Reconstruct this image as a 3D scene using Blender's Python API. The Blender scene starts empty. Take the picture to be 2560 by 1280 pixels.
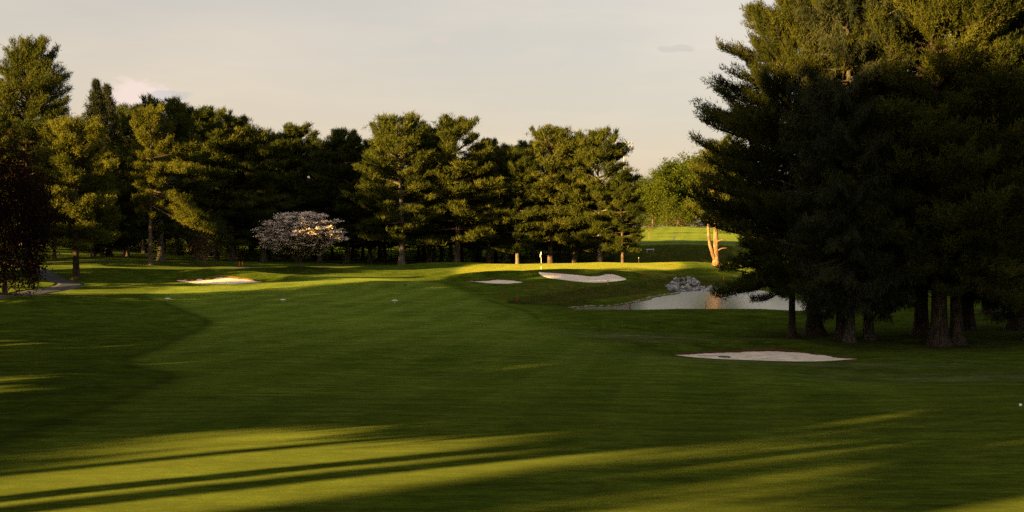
import bpy, math, random
import numpy as np
from mathutils import Vector, noise as mnoise

# ------------------------------------------------------------------ camera
C = bpy.context.scene.collection
SC = bpy.context.scene
F = 3000.0            # focal length in units of a 2560 wide frame
HY = 600.0            # row of the horizon
CZ = 8.0              # camera height, world z
cam = bpy.data.cameras.new('camera'); camo = bpy.data.objects.new('camera', cam)
C.objects.link(camo); SC.camera = camo
camo.location = (0, 0, CZ); camo.rotation_euler = (math.radians(90), 0, 0)
cam.sensor_width = 36; cam.lens = 36 * F / 2560
cam.shift_y = -(640 - HY) / 2560
cam.clip_start = .3; cam.clip_end = 9000

# ------------------------------------------------------------------ sky, sun, exposure
SUN_AZ = 50.0         # heading of the light, degrees clockwise from the view direction
SUN_EL = 9.5
w = bpy.data.worlds.new('World'); SC.world = w; w.use_nodes = True
nt = w.node_tree; nt.nodes.clear()
N = nt.nodes.new; L = nt.links.new
out = N('ShaderNodeOutputWorld'); bg = N('ShaderNodeBackground'); L(bg.outputs[0], out.inputs[0])
sky = N('ShaderNodeTexSky'); sky.sky_type = 'NISHITA'; sky.sun_disc = False
sky.sun_elevation = math.radians(SUN_EL); sky.sun_rotation = math.radians(180 + SUN_AZ)
sky.air_density = 1.0; sky.dust_density = 2.5; sky.ozone_density = 1.0
tc = N('ShaderNodeTexCoord')
veil = N('ShaderNodeMixRGB'); veil.blend_type = 'MIX'; veil.inputs[0].default_value = .80
L(sky.outputs[0], veil.inputs[1])
# thin high cloud veil, the same all round the sky: beige low down, greyer high up
sep = N('ShaderNodeSeparateXYZ'); L(tc.outputs['Generated'], sep.inputs[0])
ramp = N('ShaderNodeValToRGB'); L(sep.outputs['Z'], ramp.inputs[0])
e = ramp.color_ramp.elements
e[0].position = 0.0; e[0].color = (.905, .775, .640, 1)
e[1].position = .9; e[1].color = (.77, .76, .71, 1)
m_ = ramp.color_ramp.elements.new(.10); m_.color = (.895, .805, .695, 1)
m_ = ramp.color_ramp.elements.new(.24); m_.color = (.83, .80, .73, 1)
scl = N('ShaderNodeMixRGB'); scl.blend_type = 'MULTIPLY'; scl.inputs[0].default_value = 1
scl.inputs[2].default_value = (2.26, 1.98, 1.79, 1); L(ramp.outputs[0], scl.inputs[1])
mp = N('ShaderNodeMapping'); mp.inputs['Scale'].default_value = (1.3, 1.3, 7.0); mp.inputs['Rotation'].default_value = (0.12, .10, 0)
L(tc.outputs['Generated'], mp.inputs[0])
nz = N('ShaderNodeTexNoise'); nz.inputs['Scale'].default_value = 2.4; nz.inputs['Detail'].default_value = 7; nz.inputs['Roughness'].default_value = .55
L(mp.outputs[0], nz.inputs[0])
r2 = N('ShaderNodeValToRGB'); L(nz.outputs[0], r2.inputs[0])
r2.color_ramp.elements[0].position = .36; r2.color_ramp.elements[0].color = (.88, .90, .93, 1)
r2.color_ramp.elements[1].position = .66; r2.color_ramp.elements[1].color = (1.07, 1.04, 1.0, 1)
mu = N('ShaderNodeMixRGB'); mu.blend_type = 'MULTIPLY'; mu.inputs[0].default_value = 1
L(scl.outputs[0], mu.inputs[1]); L(r2.outputs[0], mu.inputs[2])
L(mu.outputs[0], veil.inputs[2])
# one low bank of cumulus, a direction in the sky
def dirv(px, py):
    v = Vector((px - 1280, F, HY - py)); v.normalize(); return v
def cloud(prev, px, py, rx, rz, scale, lo, hi, col, amt):
    d = dirv(px, py)
    sub = N('ShaderNodeVectorMath'); sub.operation = 'SUBTRACT'; L(tc.outputs['Generated'], sub.inputs[0]); sub.inputs[1].default_value = d
    mul = N('ShaderNodeVectorMath'); mul.operation = 'MULTIPLY'; L(sub.outputs[0], mul.inputs[0]); mul.inputs[1].default_value = (1/rx, 1/rx, 1/rz)
    ln = N('ShaderNodeVectorMath'); ln.operation = 'LENGTH'; L(mul.outputs[0], ln.inputs[0])
    fall = N('ShaderNodeMapRange'); L(ln.outputs['Value'], fall.inputs[0])
    fall.inputs[1].default_value = 0; fall.inputs[2].default_value = 1.0; fall.inputs[3].default_value = .70; fall.inputs[4].default_value = 0
    n2 = N('ShaderNodeTexNoise'); n2.inputs['Scale'].default_value = scale; n2.inputs['Detail'].default_value = 8; n2.inputs['Roughness'].default_value = .6
    mp2 = N('ShaderNodeMapping'); mp2.inputs['Scale'].default_value = (1, 1, 1.8); L(tc.outputs['Generated'], mp2.inputs[0]); L(mp2.outputs[0], n2.inputs[0])
    ad = N('ShaderNodeMath'); ad.operation = 'ADD'; L(fall.outputs[0], ad.inputs[0]); L(n2.outputs[0], ad.inputs[1])
    mr = N('ShaderNodeMapRange'); mr.interpolation_type = 'SMOOTHSTEP'; L(ad.outputs[0], mr.inputs[0])
    mr.inputs[1].default_value = lo; mr.inputs[2].default_value = hi; mr.inputs[3].default_value = 0; mr.inputs[4].default_value = amt
    mx = N('ShaderNodeMixRGB'); L(mr.outputs[0], mx.inputs[0]); L(prev, mx.inputs[1]); mx.inputs[2].default_value = (*col, 1)
    return mx.outputs[0]
o_ = veil.outputs[0]
o_ = cloud(o_, 345, 240, .050, .022, 34, .74, .92, (2.45, 2.02, 1.80), 1.0)
o_ = cloud(o_, 425, 240, .03, .008, 40, .70, .90, (1.55, 1.55, 1.55), .6)
o_ = cloud(o_, 1100, 98, .012, .006, 80, .74, .92, (2.05, 1.72, 1.5), .5)
o_ = cloud(o_, 1700, 122, .034, .006, 60, .78, .98, (1.60, 1.50, 1.42), .5)
o_ = cloud(o_, 700, 160, .10, .010, 30, .80, 1.05, (2.0, 1.8, 1.6), .35)
L(o_, bg.inputs[0]); bg.inputs[1].default_value = .05

sun = bpy.data.lights.new('sun', 'SUN'); suno = bpy.data.objects.new('sun', sun); C.objects.link(suno)
sun.energy = 4.4; sun.angle = math.radians(.55); sun.color = (1.0, .60, .17)
a_, el_ = math.radians(SUN_AZ), math.radians(SUN_EL)
ld = Vector((math.sin(a_) * math.cos(el_), math.cos(a_) * math.cos(el_), -math.sin(el_)))
suno.rotation_euler = ld.to_track_quat('-Z', 'Y').to_euler()
suno.location = (-60, -50, 40)

SC.render.engine = 'CYCLES'
SC.view_settings.view_transform = 'Standard'; SC.view_settings.look = 'None'
SC.view_settings.gamma = 1; SC.view_settings.use_curve_mapping = False
SC.view_settings.exposure = 2.9
SC.cycles.use_denoising = False
SC.cycles.use_adaptive_sampling = False
SC.cycles.max_bounces = 5; SC.cycles.diffuse_bounces = 2; SC.cycles.glossy_bounces = 2
SC.cycles.transmission_bounces = 3; SC.cycles.transparent_max_bounces = 4
SC.cycles.sample_clamp_indirect = 4
SC.cycles.caustics_reflective = False; SC.cycles.caustics_refractive = False

# ------------------------------------------------------------------ helpers
def P(px, py, D):
    return ((px - 1280) / F * D, D, CZ - (py - HY) / F * D)

def new_mesh(name, verts, faces_flat, nper, mat=None, smooth=False, attrs=None):
    """verts (n,3) array; faces_flat (m,nper) int array"""
    me = bpy.data.meshes.new(name)
    v = np.asarray(verts, dtype=np.float32); f = np.asarray(faces_flat, dtype=np.int32)
    me.vertices.add(len(v)); me.vertices.foreach_set('co', v.ravel())
    me.loops.add(f.size); me.loops.foreach_set('vertex_index', f.ravel())
    me.polygons.add(len(f)); me.polygons.foreach_set('loop_start', np.arange(0, f.size, nper, dtype=np.int32))
    if smooth: me.polygons.foreach_set('use_smooth', np.ones(len(f), dtype=bool))
    me.update(calc_edges=True)
    for k, a in (attrs or {}).items():
        at = me.attributes.new(k, 'FLOAT', 'POINT'); at.data.foreach_set('value', np.asarray(a, dtype=np.float32))
    if mat: me.materials.append(mat)
    return me

def link(name, me, parent=None, label=None, cat=None, group=None, kind=None, loc=None):
    o = bpy.data.objects.new(name, me); C.objects.link(o)
    if parent: o.parent = parent
    if loc is not None: o.location = loc
    if label: o['label'] = label
    if cat: o['category'] = cat
    if group: o['group'] = group
    if kind: o['kind'] = kind
    return o

class MB:
    """collects quads/tris of any size into one mesh"""
    def __init__(s): s.v = []; s.f = []
    def add(s, vs, fs):
        b = len(s.v); s.v += [tuple(x) for x in vs]; s.f += [tuple(i + b for i in q) for q in fs]
    def box(s, c, d, rot=0.0):
        x, y, z = d[0] / 2, d[1] / 2, d[2] / 2; ca, sa = math.cos(rot), math.sin(rot)
        vs = []
        for sx, sy, sz in ((-1,-1,-1),(1,-1,-1),(1,1,-1),(-1,1,-1),(-1,-1,1),(1,-1,1),(1,1,1),(-1,1,1)):
            X, Y = sx * x, sy * y
            vs.append((c[0] + X * ca - Y * sa, c[1] + X * sa + Y * ca, c[2] + sz * z))
        s.add(vs, [(0,3,2,1),(4,5,6,7),(0,1,5,4),(1,2,6,5),(2,3,7,6),(3,0,4,7)])
    def tube(s, pts, rad, n=8, cap=True):
        pts = [Vector(p) for p in pts]; rings = []
        t0 = (pts[1] - pts[0]).normalized()
        u = t0.orthogonal().normalized()
        for i, p in enumerate(pts):
            t = (pts[min(i + 1, len(pts) - 1)] - pts[max(i - 1, 0)]).normalized()
            u = (u - t * u.dot(t)).normalized(); v = t.cross(u)
            r = rad[i] if hasattr(rad, '__len__') else rad
            rings.append([p + (u * math.cos(2*math.pi*k/n) + v * math.sin(2*math.pi*k/n)) * r for k in range(n)])
        vs = [q for R in rings for q in R]
        fs = [(i*n+k, i*n+(k+1) % n, (i+1)*n+(k+1) % n, (i+1)*n+k) for i in range(len(pts)-1) for k in range(n)]
        if cap: fs += [tuple(range(n))[::-1], tuple((len(pts)-1)*n + k for k in range(n))]
        s.add(vs, fs)
    def mesh(s, name, mat, smooth=False):
        me = bpy.data.meshes.new(name); me.from_pydata(s.v, [], s.f); me.update()
        if smooth:
            for p in me.polygons: p.use_smooth = True
        if mat: me.materials.append(mat)
        return me

# ------------------------------------------------------------------ materials
def mat(name, col, rough=.8, spec=.3, metal=0):
    m = bpy.data.materials.new(name); m.use_nodes = True
    b = m.node_tree.nodes['Principled BSDF']
    b.inputs['Base Color'].default_value = (*col, 1); b.inputs['Roughness'].default_value = rough
    b.inputs['Specular IOR Level'].default_value = spec; b.inputs['Metallic'].default_value = metal
    # gentle wear so that no surface is one flat colour
    t = m.node_tree; n = t.nodes.new('ShaderNodeTexNoise'); n.inputs['Scale'].default_value = 9; n.inputs['Detail'].default_value = 5
    c = t.nodes.new('ShaderNodeTexCoord'); t.links.new(c.outputs['Object'], n.inputs[0])
    mr = t.nodes.new('ShaderNodeMapRange'); t.links.new(n.outputs[0], mr.inputs[0]); mr.inputs[3].default_value = .75; mr.inputs[4].default_value = 1.2
    mx = t.nodes.new('ShaderNodeMixRGB'); mx.blend_type = 'MULTIPLY'; mx.inputs[0].default_value = 1; mx.inputs[1].default_value = (*col, 1)
    t.links.new(mr.outputs[0], mx.inputs[2]); t.links.new(mx.outputs[0], b.inputs['Base Color'])
    return m

def mat_leaf(name, c_dark, c_light, trans=.3, rough=.6, patch=.6):
    m = bpy.data.materials.new(name); m.use_nodes = True; t = m.node_tree; t.nodes.clear()
    o = t.nodes.new('ShaderNodeOutputMaterial'); mixs = t.nodes.new('ShaderNodeMixShader')
    p = t.nodes.new('ShaderNodeBsdfDiffuse'); tr = t.nodes.new('ShaderNodeBsdfTranslucent')
    at = t.nodes.new('ShaderNodeAttribute'); at.attribute_name = 'tint'
    tc = t.nodes.new('ShaderNodeTexCoord'); nz = t.nodes.new('ShaderNodeTexNoise'); nz.inputs['Scale'].default_value = patch; nz.inputs['Detail'].default_value = 4
    t.links.new(tc.outputs['Object'], nz.inputs[0])
    ad = t.nodes.new('ShaderNodeMath'); ad.operation = 'MULTIPLY_ADD'; t.links.new(nz.outputs[0], ad.inputs[0]); ad.inputs[1].default_value = 1.5; ad.inputs[2].default_value = -.75
    a2 = t.nodes.new('ShaderNodeMath'); a2.operation = 'ADD'; a2.use_clamp = True; t.links.new(ad.outputs[0], a2.inputs[0]); t.links.new(at.outputs['Fac'], a2.inputs[1])
    mx = t.nodes.new('ShaderNodeMixRGB'); t.links.new(a2.outputs[0], mx.inputs[0]); mx.inputs[1].default_value = (*c_dark, 1); mx.inputs[2].default_value = (*c_light, 1)
    oi = t.nodes.new('ShaderNodeObjectInfo'); hs = t.nodes.new('ShaderNodeHueSaturation')
    mr = t.nodes.new('ShaderNodeMapRange'); t.links.new(oi.outputs['Random'], mr.inputs[0]); mr.inputs[3].default_value = .82; mr.inputs[4].default_value = 1.18
    mh = t.nodes.new('ShaderNodeMapRange'); t.links.new(oi.outputs['Random'], mh.inputs[0]); mh.inputs[3].default_value = .512; mh.inputs[4].default_value = .488
    t.links.new(mr.outputs[0], hs.inputs['Value']); t.links.new(mh.outputs[0], hs.inputs['Hue']); t.links.new(mx.outputs[0], hs.inputs['Color'])
    t.links.new(hs.outputs[0], p.inputs['Color']); t.links.new(hs.outputs[0], tr.inputs[0])
    mixs.inputs[0].default_value = trans
    t.links.new(p.outputs[0], mixs.inputs[1]); t.links.new(tr.outputs[0], mixs.inputs[2]); t.links.new(mixs.outputs[0], o.inputs[0])
    return m

def mat_bark(name, c1, c2, sc=6):
    m = bpy.data.materials.new(name); m.use_nodes = True; t = m.node_tree; b = t.nodes['Principled BSDF']
    b.inputs['Roughness'].default_value = .95; b.inputs['Specular IOR Level'].default_value = .1
    tc = t.nodes.new('ShaderNodeTexCoord'); mp = t.nodes.new('ShaderNodeMapping'); mp.inputs['Scale'].default_value = (1, 1, .28)
    t.links.new(tc.outputs['Object'], mp.inputs[0])
    v = t.nodes.new('ShaderNodeTexVoronoi'); v.feature = 'DISTANCE_TO_EDGE'; v.inputs['Scale'].default_value = sc * 1.6; t.links.new(mp.outputs[0], v.inputs[0])
    n = t.nodes.new('ShaderNodeTexNoise'); n.inputs['Scale'].default_value = sc; n.inputs['Detail'].default_value = 8; t.links.new(mp.outputs[0], n.inputs[0])
    r = t.nodes.new('ShaderNodeValToRGB'); t.links.new(n.outputs[0], r.inputs[0])
    r.color_ramp.elements[0].position = .35; r.color_ramp.elements[0].color = (*c1, 1); r.color_ramp.elements[1].position = .68; r.color_ramp.elements[1].color = (*c2, 1)
    mr = t.nodes.new('ShaderNodeMapRange'); t.links.new(v.outputs['Distance'], mr.inputs[0]); mr.inputs[2].default_value = .12; mr.inputs[3].default_value = .45; mr.inputs[4].default_value = 1
    mx = t.nodes.new('ShaderNodeMixRGB'); mx.blend_type = 'MULTIPLY'; mx.inputs[0].default_value = 1; t.links.new(r.outputs[0], mx.inputs[1]); t.links.new(mr.outputs[0], mx.inputs[2])
    t.links.new(mx.outputs[0], b.inputs['Base Color'])
    bp = t.nodes.new('ShaderNodeBump'); bp.inputs['Strength'].default_value = .9; bp.inputs['Distance'].default_value = .06
    t.links.new(mr.outputs[0], bp.inputs['Height']); t.links.new(bp.outputs[0], b.inputs['Normal'])
    return m

M = {}
M['pine'] = mat_leaf('pine_needles', (.017, .028, .007), (.070, .081, .014), .25)
M['pine_near'] = mat_leaf('pine_needles_near', (.013, .020, .006), (.056, .063, .011), .2)
M['pine_sunlit'] = mat_leaf('pine_needles_sunlit', (.026, .036, .008), (.120, .126, .018), .3)  # sunlit gold of the left pines put into the needle colour
M['pine_dark'] = mat_leaf('pine_needles_dark', (.022, .034, .012), (.075, .088, .022), .25)
M['spruce'] = mat_leaf('spruce_needles', (.013, .019, .011), (.052, .058, .026), .2)
M['leaf'] = mat_leaf('green_leaves', (.026, .044, .007), (.082, .108, .014), .35)
M['leaf_yellow'] = mat_leaf('yellow_green_leaves', (.030, .048, .007), (.080, .105, .013), .35)
M['leaf_red'] = mat_leaf('dark_red_leaves', (.009, .006, .005), (.024, .011, .008), .15)
M['leaf_dull'] = mat_leaf('dull_green_leaves', (.016, .026, .008), (.052, .062, .016), .3)
M['blossom'] = mat_leaf('white_bracts', (.70, .58, .52), (.95, .82, .76), .35)
M['bark'] = mat_bark('bark_brown', (.06, .043, .032), (.20, .15, .11))
M['bark_grey'] = mat_bark('bark_grey', (.08, .072, .06), (.24, .215, .18), 9)
M['longgrass'] = mat_leaf('long_grass_blades', (.040, .058, .010), (.13, .135, .030), .4)
M['bark_spruce'] = mat_bark('bark_spruce', (.035, .032, .026), (.12, .11, .09), 9)
M['bark_dark'] = mat_bark('bark_dark', (.022, .017, .013), (.075, .058, .045), 6)
M['bark_tan'] = mat_bark('bark_tan', (.11, .07, .042), (.33, .21, .125), 5)
M['deadwood'] = mat_bark('deadwood', (.16, .12, .09), (.34, .27, .2), 8)

# ------------------------------------------------------------------ terrain
ctl = []   # (px, py, D)
def row(D, py, pxs=(-300, 300, 900, 1500, 2100, 2860)):
    for x in pxs: ctl.append((x, py, D))
def ys(D, d):
    for x, y in d.items(): ctl.append((x, y, D))
ys(16, {-300: 1290, 300: 1280, 900: 1280, 1500: 1280, 2100: 1282, 2860: 1285})
ys(20, {-300: 1190, 300: 1180, 900: 1180, 1500: 1180, 2100: 1183, 2860: 1188})
ys(25, {-300: 1112, 300: 1100, 900: 1100, 1500: 1101, 2100: 1104, 2860: 1110})
ys(34, {-300: 1010, 300: 1000, 900: 1000, 1500: 1002, 2100: 1006, 2860: 1012})
ys(43, {-300: 945, 300: 940, 900: 940, 1500: 943, 2100: 955, 2860: 962})
ys(56, {-300: 875, 0: 878, 400: 880, 900: 880, 1300: 884, 1700: 905, 2100: 914, 2860: 912})
ys(62, {1700: 889, 1950: 892, 2200: 892})
ys(68, {-300: 835, 0: 838, 400: 840, 900: 840, 1300: 845, 1700: 866, 1900: 871, 2100: 873, 2400: 868, 2860: 866})
ys(75, {1700: 845, 2000: 842, 2400: 840, 2860: 838})
ys(85, {-300: 785, 0: 790, 400: 800, 900: 800, 1300: 800, 1600: 806, 1900: 808, 2400: 810, 2860: 808})
ys(98, {-300: 748, 0: 758, 300: 770, 900: 773, 1250: 772, 1500: 780, 1700: 779, 1900: 777, 2300: 782, 2860: 780})
ys(107, {-300: 728, 40: 738, 300: 752, 900: 757, 1250: 756})
ys(106, {1500: 782, 1700: 796, 1900: 796, 2060: 772, 2300: 765, 2860: 760})
ys(118, {-300: 706, 0: 712, 300: 726, 900: 739, 1200: 738, 1400: 745})
ys(110, {1470: 757, 1510: 760})
ys(120, {1560: 744, 1610: 752, 1700: 772, 1850: 775, 2060: 742, 2200: 735, 2860: 725})
ys(127, {200: 708, 500: 717, 900: 722, 1150: 722, 1350: 717, 1480: 725, 1620: 738})
ys(134, {-100: 683, 100: 681, 300: 697, 570: 702, 900: 709, 1150: 709, 1350: 702, 1460: 705, 1560: 712, 1660: 728, 1830: 748, 2060: 722, 2300: 715, 2860: 705})
ys(142, {450: 692, 700: 698, 1000: 700, 1200: 696, 1350: 686, 1480: 687, 1600: 697, 1700: 728, 1830: 735, 2060: 712, 2300: 706, 2860: 700})
ys(150, {-200: 658, 100: 656, 375: 664, 560: 680, 750: 682, 950: 686, 1180: 682, 1353: 672, 1500: 675, 1620: 679, 1720: 696, 1850: 706, 2060: 700, 2500: 690})
ys(160, {510: 661, 750: 672, 950: 676, 1120: 672, 1353: 663, 1500: 663, 1650: 665, 1790: 674, 1850: 690, 2100: 700})
ys(168, {1100: 668, 1353: 658, 1500: 656, 1650: 656, 1787: 659, 1840: 675})
ys(180, {-200: 626, 130: 636, 500: 650, 700: 656, 900: 659, 1100: 662, 1300: 664, 1500: 668, 1650: 668, 1787: 664, 2000: 675, 2400: 668})
ys(205, {-200: 612, 200: 621, 500: 640, 800: 650, 1200: 655, 1500: 660, 1650: 652, 1800: 650, 2200: 650, 2700: 642})
ys(240, {-200: 605, 300: 618, 800: 640, 1300: 640, 1550: 620, 1680: 612, 1800: 615, 2300: 625, 2700: 620})
ys(262, {1550: 612, 1680: 606, 1800: 609})
ys(290, {-200: 600, 400: 612, 1000: 625, 1500: 602, 1680: 598, 1800: 600, 2300: 605})
ys(340, {0: 598, 700: 605, 1300: 595, 1680: 583, 1800: 586, 2300: 594})
ys(380, {1500: 580, 1680: 571, 1800: 574})
ys(450, {0: 596, 900: 598, 1680: 569, 2300: 590})
ys(800, {-200: 594, 900: 596, 1680: 588, 2700: 592})
for th in (-30, -10, 10, 30):
    for D, z in ((3, -1.95), (6, -2.35), (10, -2.95)):
        ctl.append((1280 + F * math.tan(math.radians(th)), HY - z / (D * math.cos(math.radians(th))) * F, D * math.cos(math.radians(th))))
cp = np.array([P(*c) for c in ctl])
def uv_of(x, y):
    r = np.hypot(x, y); th = np.arctan2(x, y)
    return np.stack([np.clip(th, -.56, .56) * 4.6, np.log(np.maximum(r, 3.0)) * 2.6], -1)
def K(d2): return np.where(d2 > 1e-12, d2 * np.log(np.maximum(d2, 1e-12)) * .5, 0.0)
cu = uv_of(cp[:, 0], cp[:, 1]); n_ = len(cp)
A = np.zeros((n_ + 3, n_ + 3)); A[:n_, :n_] = K(((cu[:, None] - cu[None]) ** 2).sum(-1)) + np.eye(n_) * 2e-4
A[:n_, n_] = 1; A[:n_, n_+1:] = cu; A[n_:, :n_] = A[:n_, n_:].T
# solve for slope-like quantity z' = (z-CZ)/r so that errors stay small in view
rr_ = np.hypot(cp[:, 0], cp[:, 1]); sol = np.linalg.solve(A, np.concatenate([(cp[:, 2] - CZ) / rr_, np.zeros(3)]))
def tps(x, y):
    x = np.atleast_1d(x).astype(float); y = np.atleast_1d(y).astype(float); u = uv_of(x, y)
    res = np.empty(len(u))
    for i in range(0, len(u), 20000):
        s = u[i:i+20000]; res[i:i+20000] = K(((s[:, None] - cu[None]) ** 2).sum(-1)) @ sol[:n_] + sol[n_] + s @ sol[n_+1:]
    r = np.hypot(x, y); rc = np.maximum(r, 3.0)
    z = res * rc
    th = np.abs(np.arctan2(x, y)); wgt = 1 - np.clip((th - .56) / 1.2, 0, 1); wgt = wgt * wgt * (3 - 2 * wgt)
    prof = np.interp(r, [0, 3, 10, 20, 60, 120, 240, 900], [-1.7, -1.9, -2.4, -2.8, -3.5, -4.0, -3, -1])
    z = z * wgt + prof * (1 - wgt)
    z = np.where(r < 3, z * (r / 3) + -1.7 * (1 - r / 3), z)
    z = np.where(r > 700, np.minimum(z, 2.0) * np.exp(-(r - 700) / 900), z)
    return z + CZ
# mounds: (px, py, D, half width m, half depth m, height m)
bumps = [(1085, 664, 163, 7.5, 4, .75), (700, 672, 150, 9, 3.5, .45), (450, 676, 141, 10, 3, .45), (930, 680, 152, 9, 3.5, .30),
         (330, 706, 124, 8, 3, .40), (150, 700, 121, 6, 3, .2), (560, 690, 139, 11, 2.6, .7), (300, 755, 104, 11, 2.2, .18),
         (1180, 690, 141.5, 5, 2.0, .6), (1265, 690, 139.8, 6, 1.5, .65), (1450, 682, 143.2, 9, 1.6, .5), (850, 714, 130, 16, 3, .18), (40, 765, 99, 9, 2.4, .30),
         (1600, 846, 74, 4, 2.4, .20), (1900, 862, 69, 6, 2.0, .35), (1760, 925, 53, 6, 2.0, .06), (2150, 935, 51, 7, 2.2, .08), (2050, 990, 38, 5, 1.6, .10),
         (1330, 735, 120, 7, 3, .06), (1040, 706, 134, 9, 2.4, .22), (420, 712, 127, 6, 1.8, .2)]
bw = [(P(b[0], b[1], b[2]), b[3], b[4], b[5]) for b in bumps]
def vnoise(x, y, s, seed):
    """cheap smooth value noise"""
    x = x / s + 1000.3; y = y / s + 1000.7; xi = np.floor(x).astype(np.int64); yi = np.floor(y).astype(np.int64); fx = x - xi; fy = y - yi
    fx = fx * fx * (3 - 2 * fx); fy = fy * fy * (3 - 2 * fy)
    def h(i, j):
        n = (i * 374761393 + j * 668265263 + seed * 974634777) & 0xffffffff
        n = ((n ^ (n >> 13)) * 1274126177) & 0xffffffff
        return ((n ^ (n >> 16)) & 0xffff) / 65535.0
    return (h(xi, yi) * (1 - fx) + h(xi + 1, yi) * fx) * (1 - fy) + (h(xi, yi + 1) * (1 - fx) + h(xi + 1, yi + 1) * fx) * fy - .5

WZ = CZ - 6.0   # pond level
def smooth_poly(p, it=2):
    p = np.asarray(p, float)
    for _ in range(it):
        q = np.roll(p, -1, 0); p = np.stack([p * .75 + q * .25, p * .25 + q * .75], 1).reshape(-1, 2)
    return p
# sand bunkers: outline (px, D) pairs
def pd(lst): return np.array([((px - 1280) / F * D, D) for px, D in lst])
bunkers = {
 'right': pd([(1676, 61.8), (1690, 61.0), (1750, 60.0), (1850, 59.4), (1930, 58.8), (2010, 58.5), (2070, 59.0), (2110, 59.8), (2150, 60.3), (2148, 60.9), (2105, 61.6), (2060, 63.4), (2010, 65.2), (1950, 66.2), (1890, 66.0), (1820, 65.0), (1760, 64.0), (1710, 62.9)]),
 'left': pd([(430, 135.5), (470, 133), (490, 129.8), (560, 128.0), (610, 129.5), (665, 133.5), (640, 135.4), (590, 136.2), (545, 136.8), (520, 134.8), (497, 136.6), (485, 134.2), (460, 135.6)]),
 'center': pd([(1156, 137.5), (1190, 133.6), (1240, 130.6), (1290, 130.6), (1318, 131.8), (1290, 134.2), (1262, 136.8), (1240, 137.9), (1205, 136.6), (1170, 138.0)]),
 'green': pd([(1338, 139.5), (1380, 136.5), (1440, 133.6), (1490, 133.4), (1530, 135.6), (1575, 139.2), (1550, 141.6), (1515, 142.2), (1480, 139.6), (1450, 140.4), (1400, 140.8), (1360, 141.2)]),
}
bunkers = {k: smooth_poly(v, 2) for k, v in bunkers.items()}

def base_h(x, y):
    z = tps(x, y)
    for (c, sx, sy, h) in bw:
        z = z + h * np.exp(-((x - c[0]) / sx) ** 2 - ((y - c[1]) / sy) ** 2)
    r = np.hypot(x, y); k = np.clip((r - 8) / 25, 0, 1)
    nb = np.ones_like(z)
    for pl in bunkers.values():
        c = pl.mean(0); h = (pl.max(0) - pl.min(0)) / 2; nb *= 1 - np.exp(-(((x - c[0]) / (h[0] + 2)) ** 2 + ((y - c[1]) / (h[1] + 3)) ** 2) ** 2)
    z = z + k * nb * (vnoise(x, y, 9, 1) * .30 + vnoise(x, y, 19, 8) * .30 + vnoise(x, y, 3.7, 2) * .05) + vnoise(x, y * 1.6, 1.4, 3) * .012
    z = z + vnoise(x, y, 34, 5) * .5 * np.clip((r - 190) / 120, 0, 1)
    return z

def poly_world(pts, Df):
    """outline given as (px, py) + distance function -> world xy"""
    return np.array([((x - 1280) / F * Df(x, y), Df(x, y)) for x, y in pts])
def ground_D(px, py, d0=12, d1=340):
    """first distance at which the sight line through (px,py) meets the ground"""
    D = np.linspace(d0, d1, 1400); X = (px - 1280) / F * D; Z = CZ - (py - HY) / F * D
    g = base_h(X, D); k = np.argmax(g >= Z)
    return float(D[k]) if g[k] >= Z[k] else d1
def sdist(x, y, poly):
    """signed distance to a polygon, positive inside"""
    x = np.asarray(x, float); y = np.asarray(y, float); d = np.full(x.shape, 1e9); ins = np.zeros(x.shape, bool)
    n = len(poly)
    for i in range(n):
        ax, ay = poly[i]; bx, by = poly[(i + 1) % n]; ex, ey = bx - ax, by - ay
        t = np.clip(((x - ax) * ex + (y - ay) * ey) / max(ex*ex + ey*ey, 1e-9), 0, 1)
        d = np.minimum(d, np.hypot(x - ax - t * ex, y - ay - t * ey))
        c = ((ay > y) != (by > y)) & (x < ex * (y - ay) / (ey if abs(ey) > 1e-9 else 1e-9) + ax); ins ^= c
    return np.where(ins, d, -d)

fair = smooth_poly([ (x, D) for x, D in pd([(372, 117), (385, 109), (430, 101), (520, 84), (535, 80), (500, 73), (430, 60), (365, 53.5), (328, 49.6), (345, 46.8), (410, 44.2), (472, 42.2), (400, 37.0), (300, 31.8), (170, 28), (60, 25.4), (-200, 21), (-1200, 10),
       (3200, 8), (2900, 30), (2400, 42), (1900, 50), (1600, 58), (1450, 66), (1380, 78), (1290, 96), (1200, 112), (1150, 124), (1080, 133), (980, 139), (800, 141), (640, 127), (520, 126), (430, 124)])], 2)
green = smooth_poly(pd([(1150, 142), (1240, 146), (1380, 143.5), (1540, 146), (1650, 152), (1720, 162), (1660, 171), (1400, 171), (1250, 169), (1140, 158)]), 3)
path = [(-60, 96), (10, 101), (50, 105), (90, 111), (130, 117), (172, 121), (170, 126), (110, 133), (70, 140), (30, 148), (-80, 158)]
pathw = [((px - 1280) / F * D, D) for px, D in path]
path2 = [((px - 1280) / F * D, D) for px, D in ((120, 149), (300, 156), (460, 158), (640, 157), (760, 160), (900, 170))]
def catmull(pts, k=10):
    pts = [np.array(p, float) for p in pts]; q = [2*pts[0]-pts[1]] + pts + [2*pts[-1]-pts[-2]]; o = []
    for i in range(1, len(q) - 2):
        for j in range(k):
            t = j / k; o.append(.5 * ((2*q[i]) + (q[i+1]-q[i-1])*t + (2*q[i-1]-5*q[i]+4*q[i+1]-q[i+2])*t*t + (-q[i-1]+3*q[i]-3*q[i+1]+q[i+2])*t**3))
    o.append(pts[-1]); return np.array(o)
pathc = catmull(pathw, 12); path2c = catmull(path2, 10)
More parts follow.
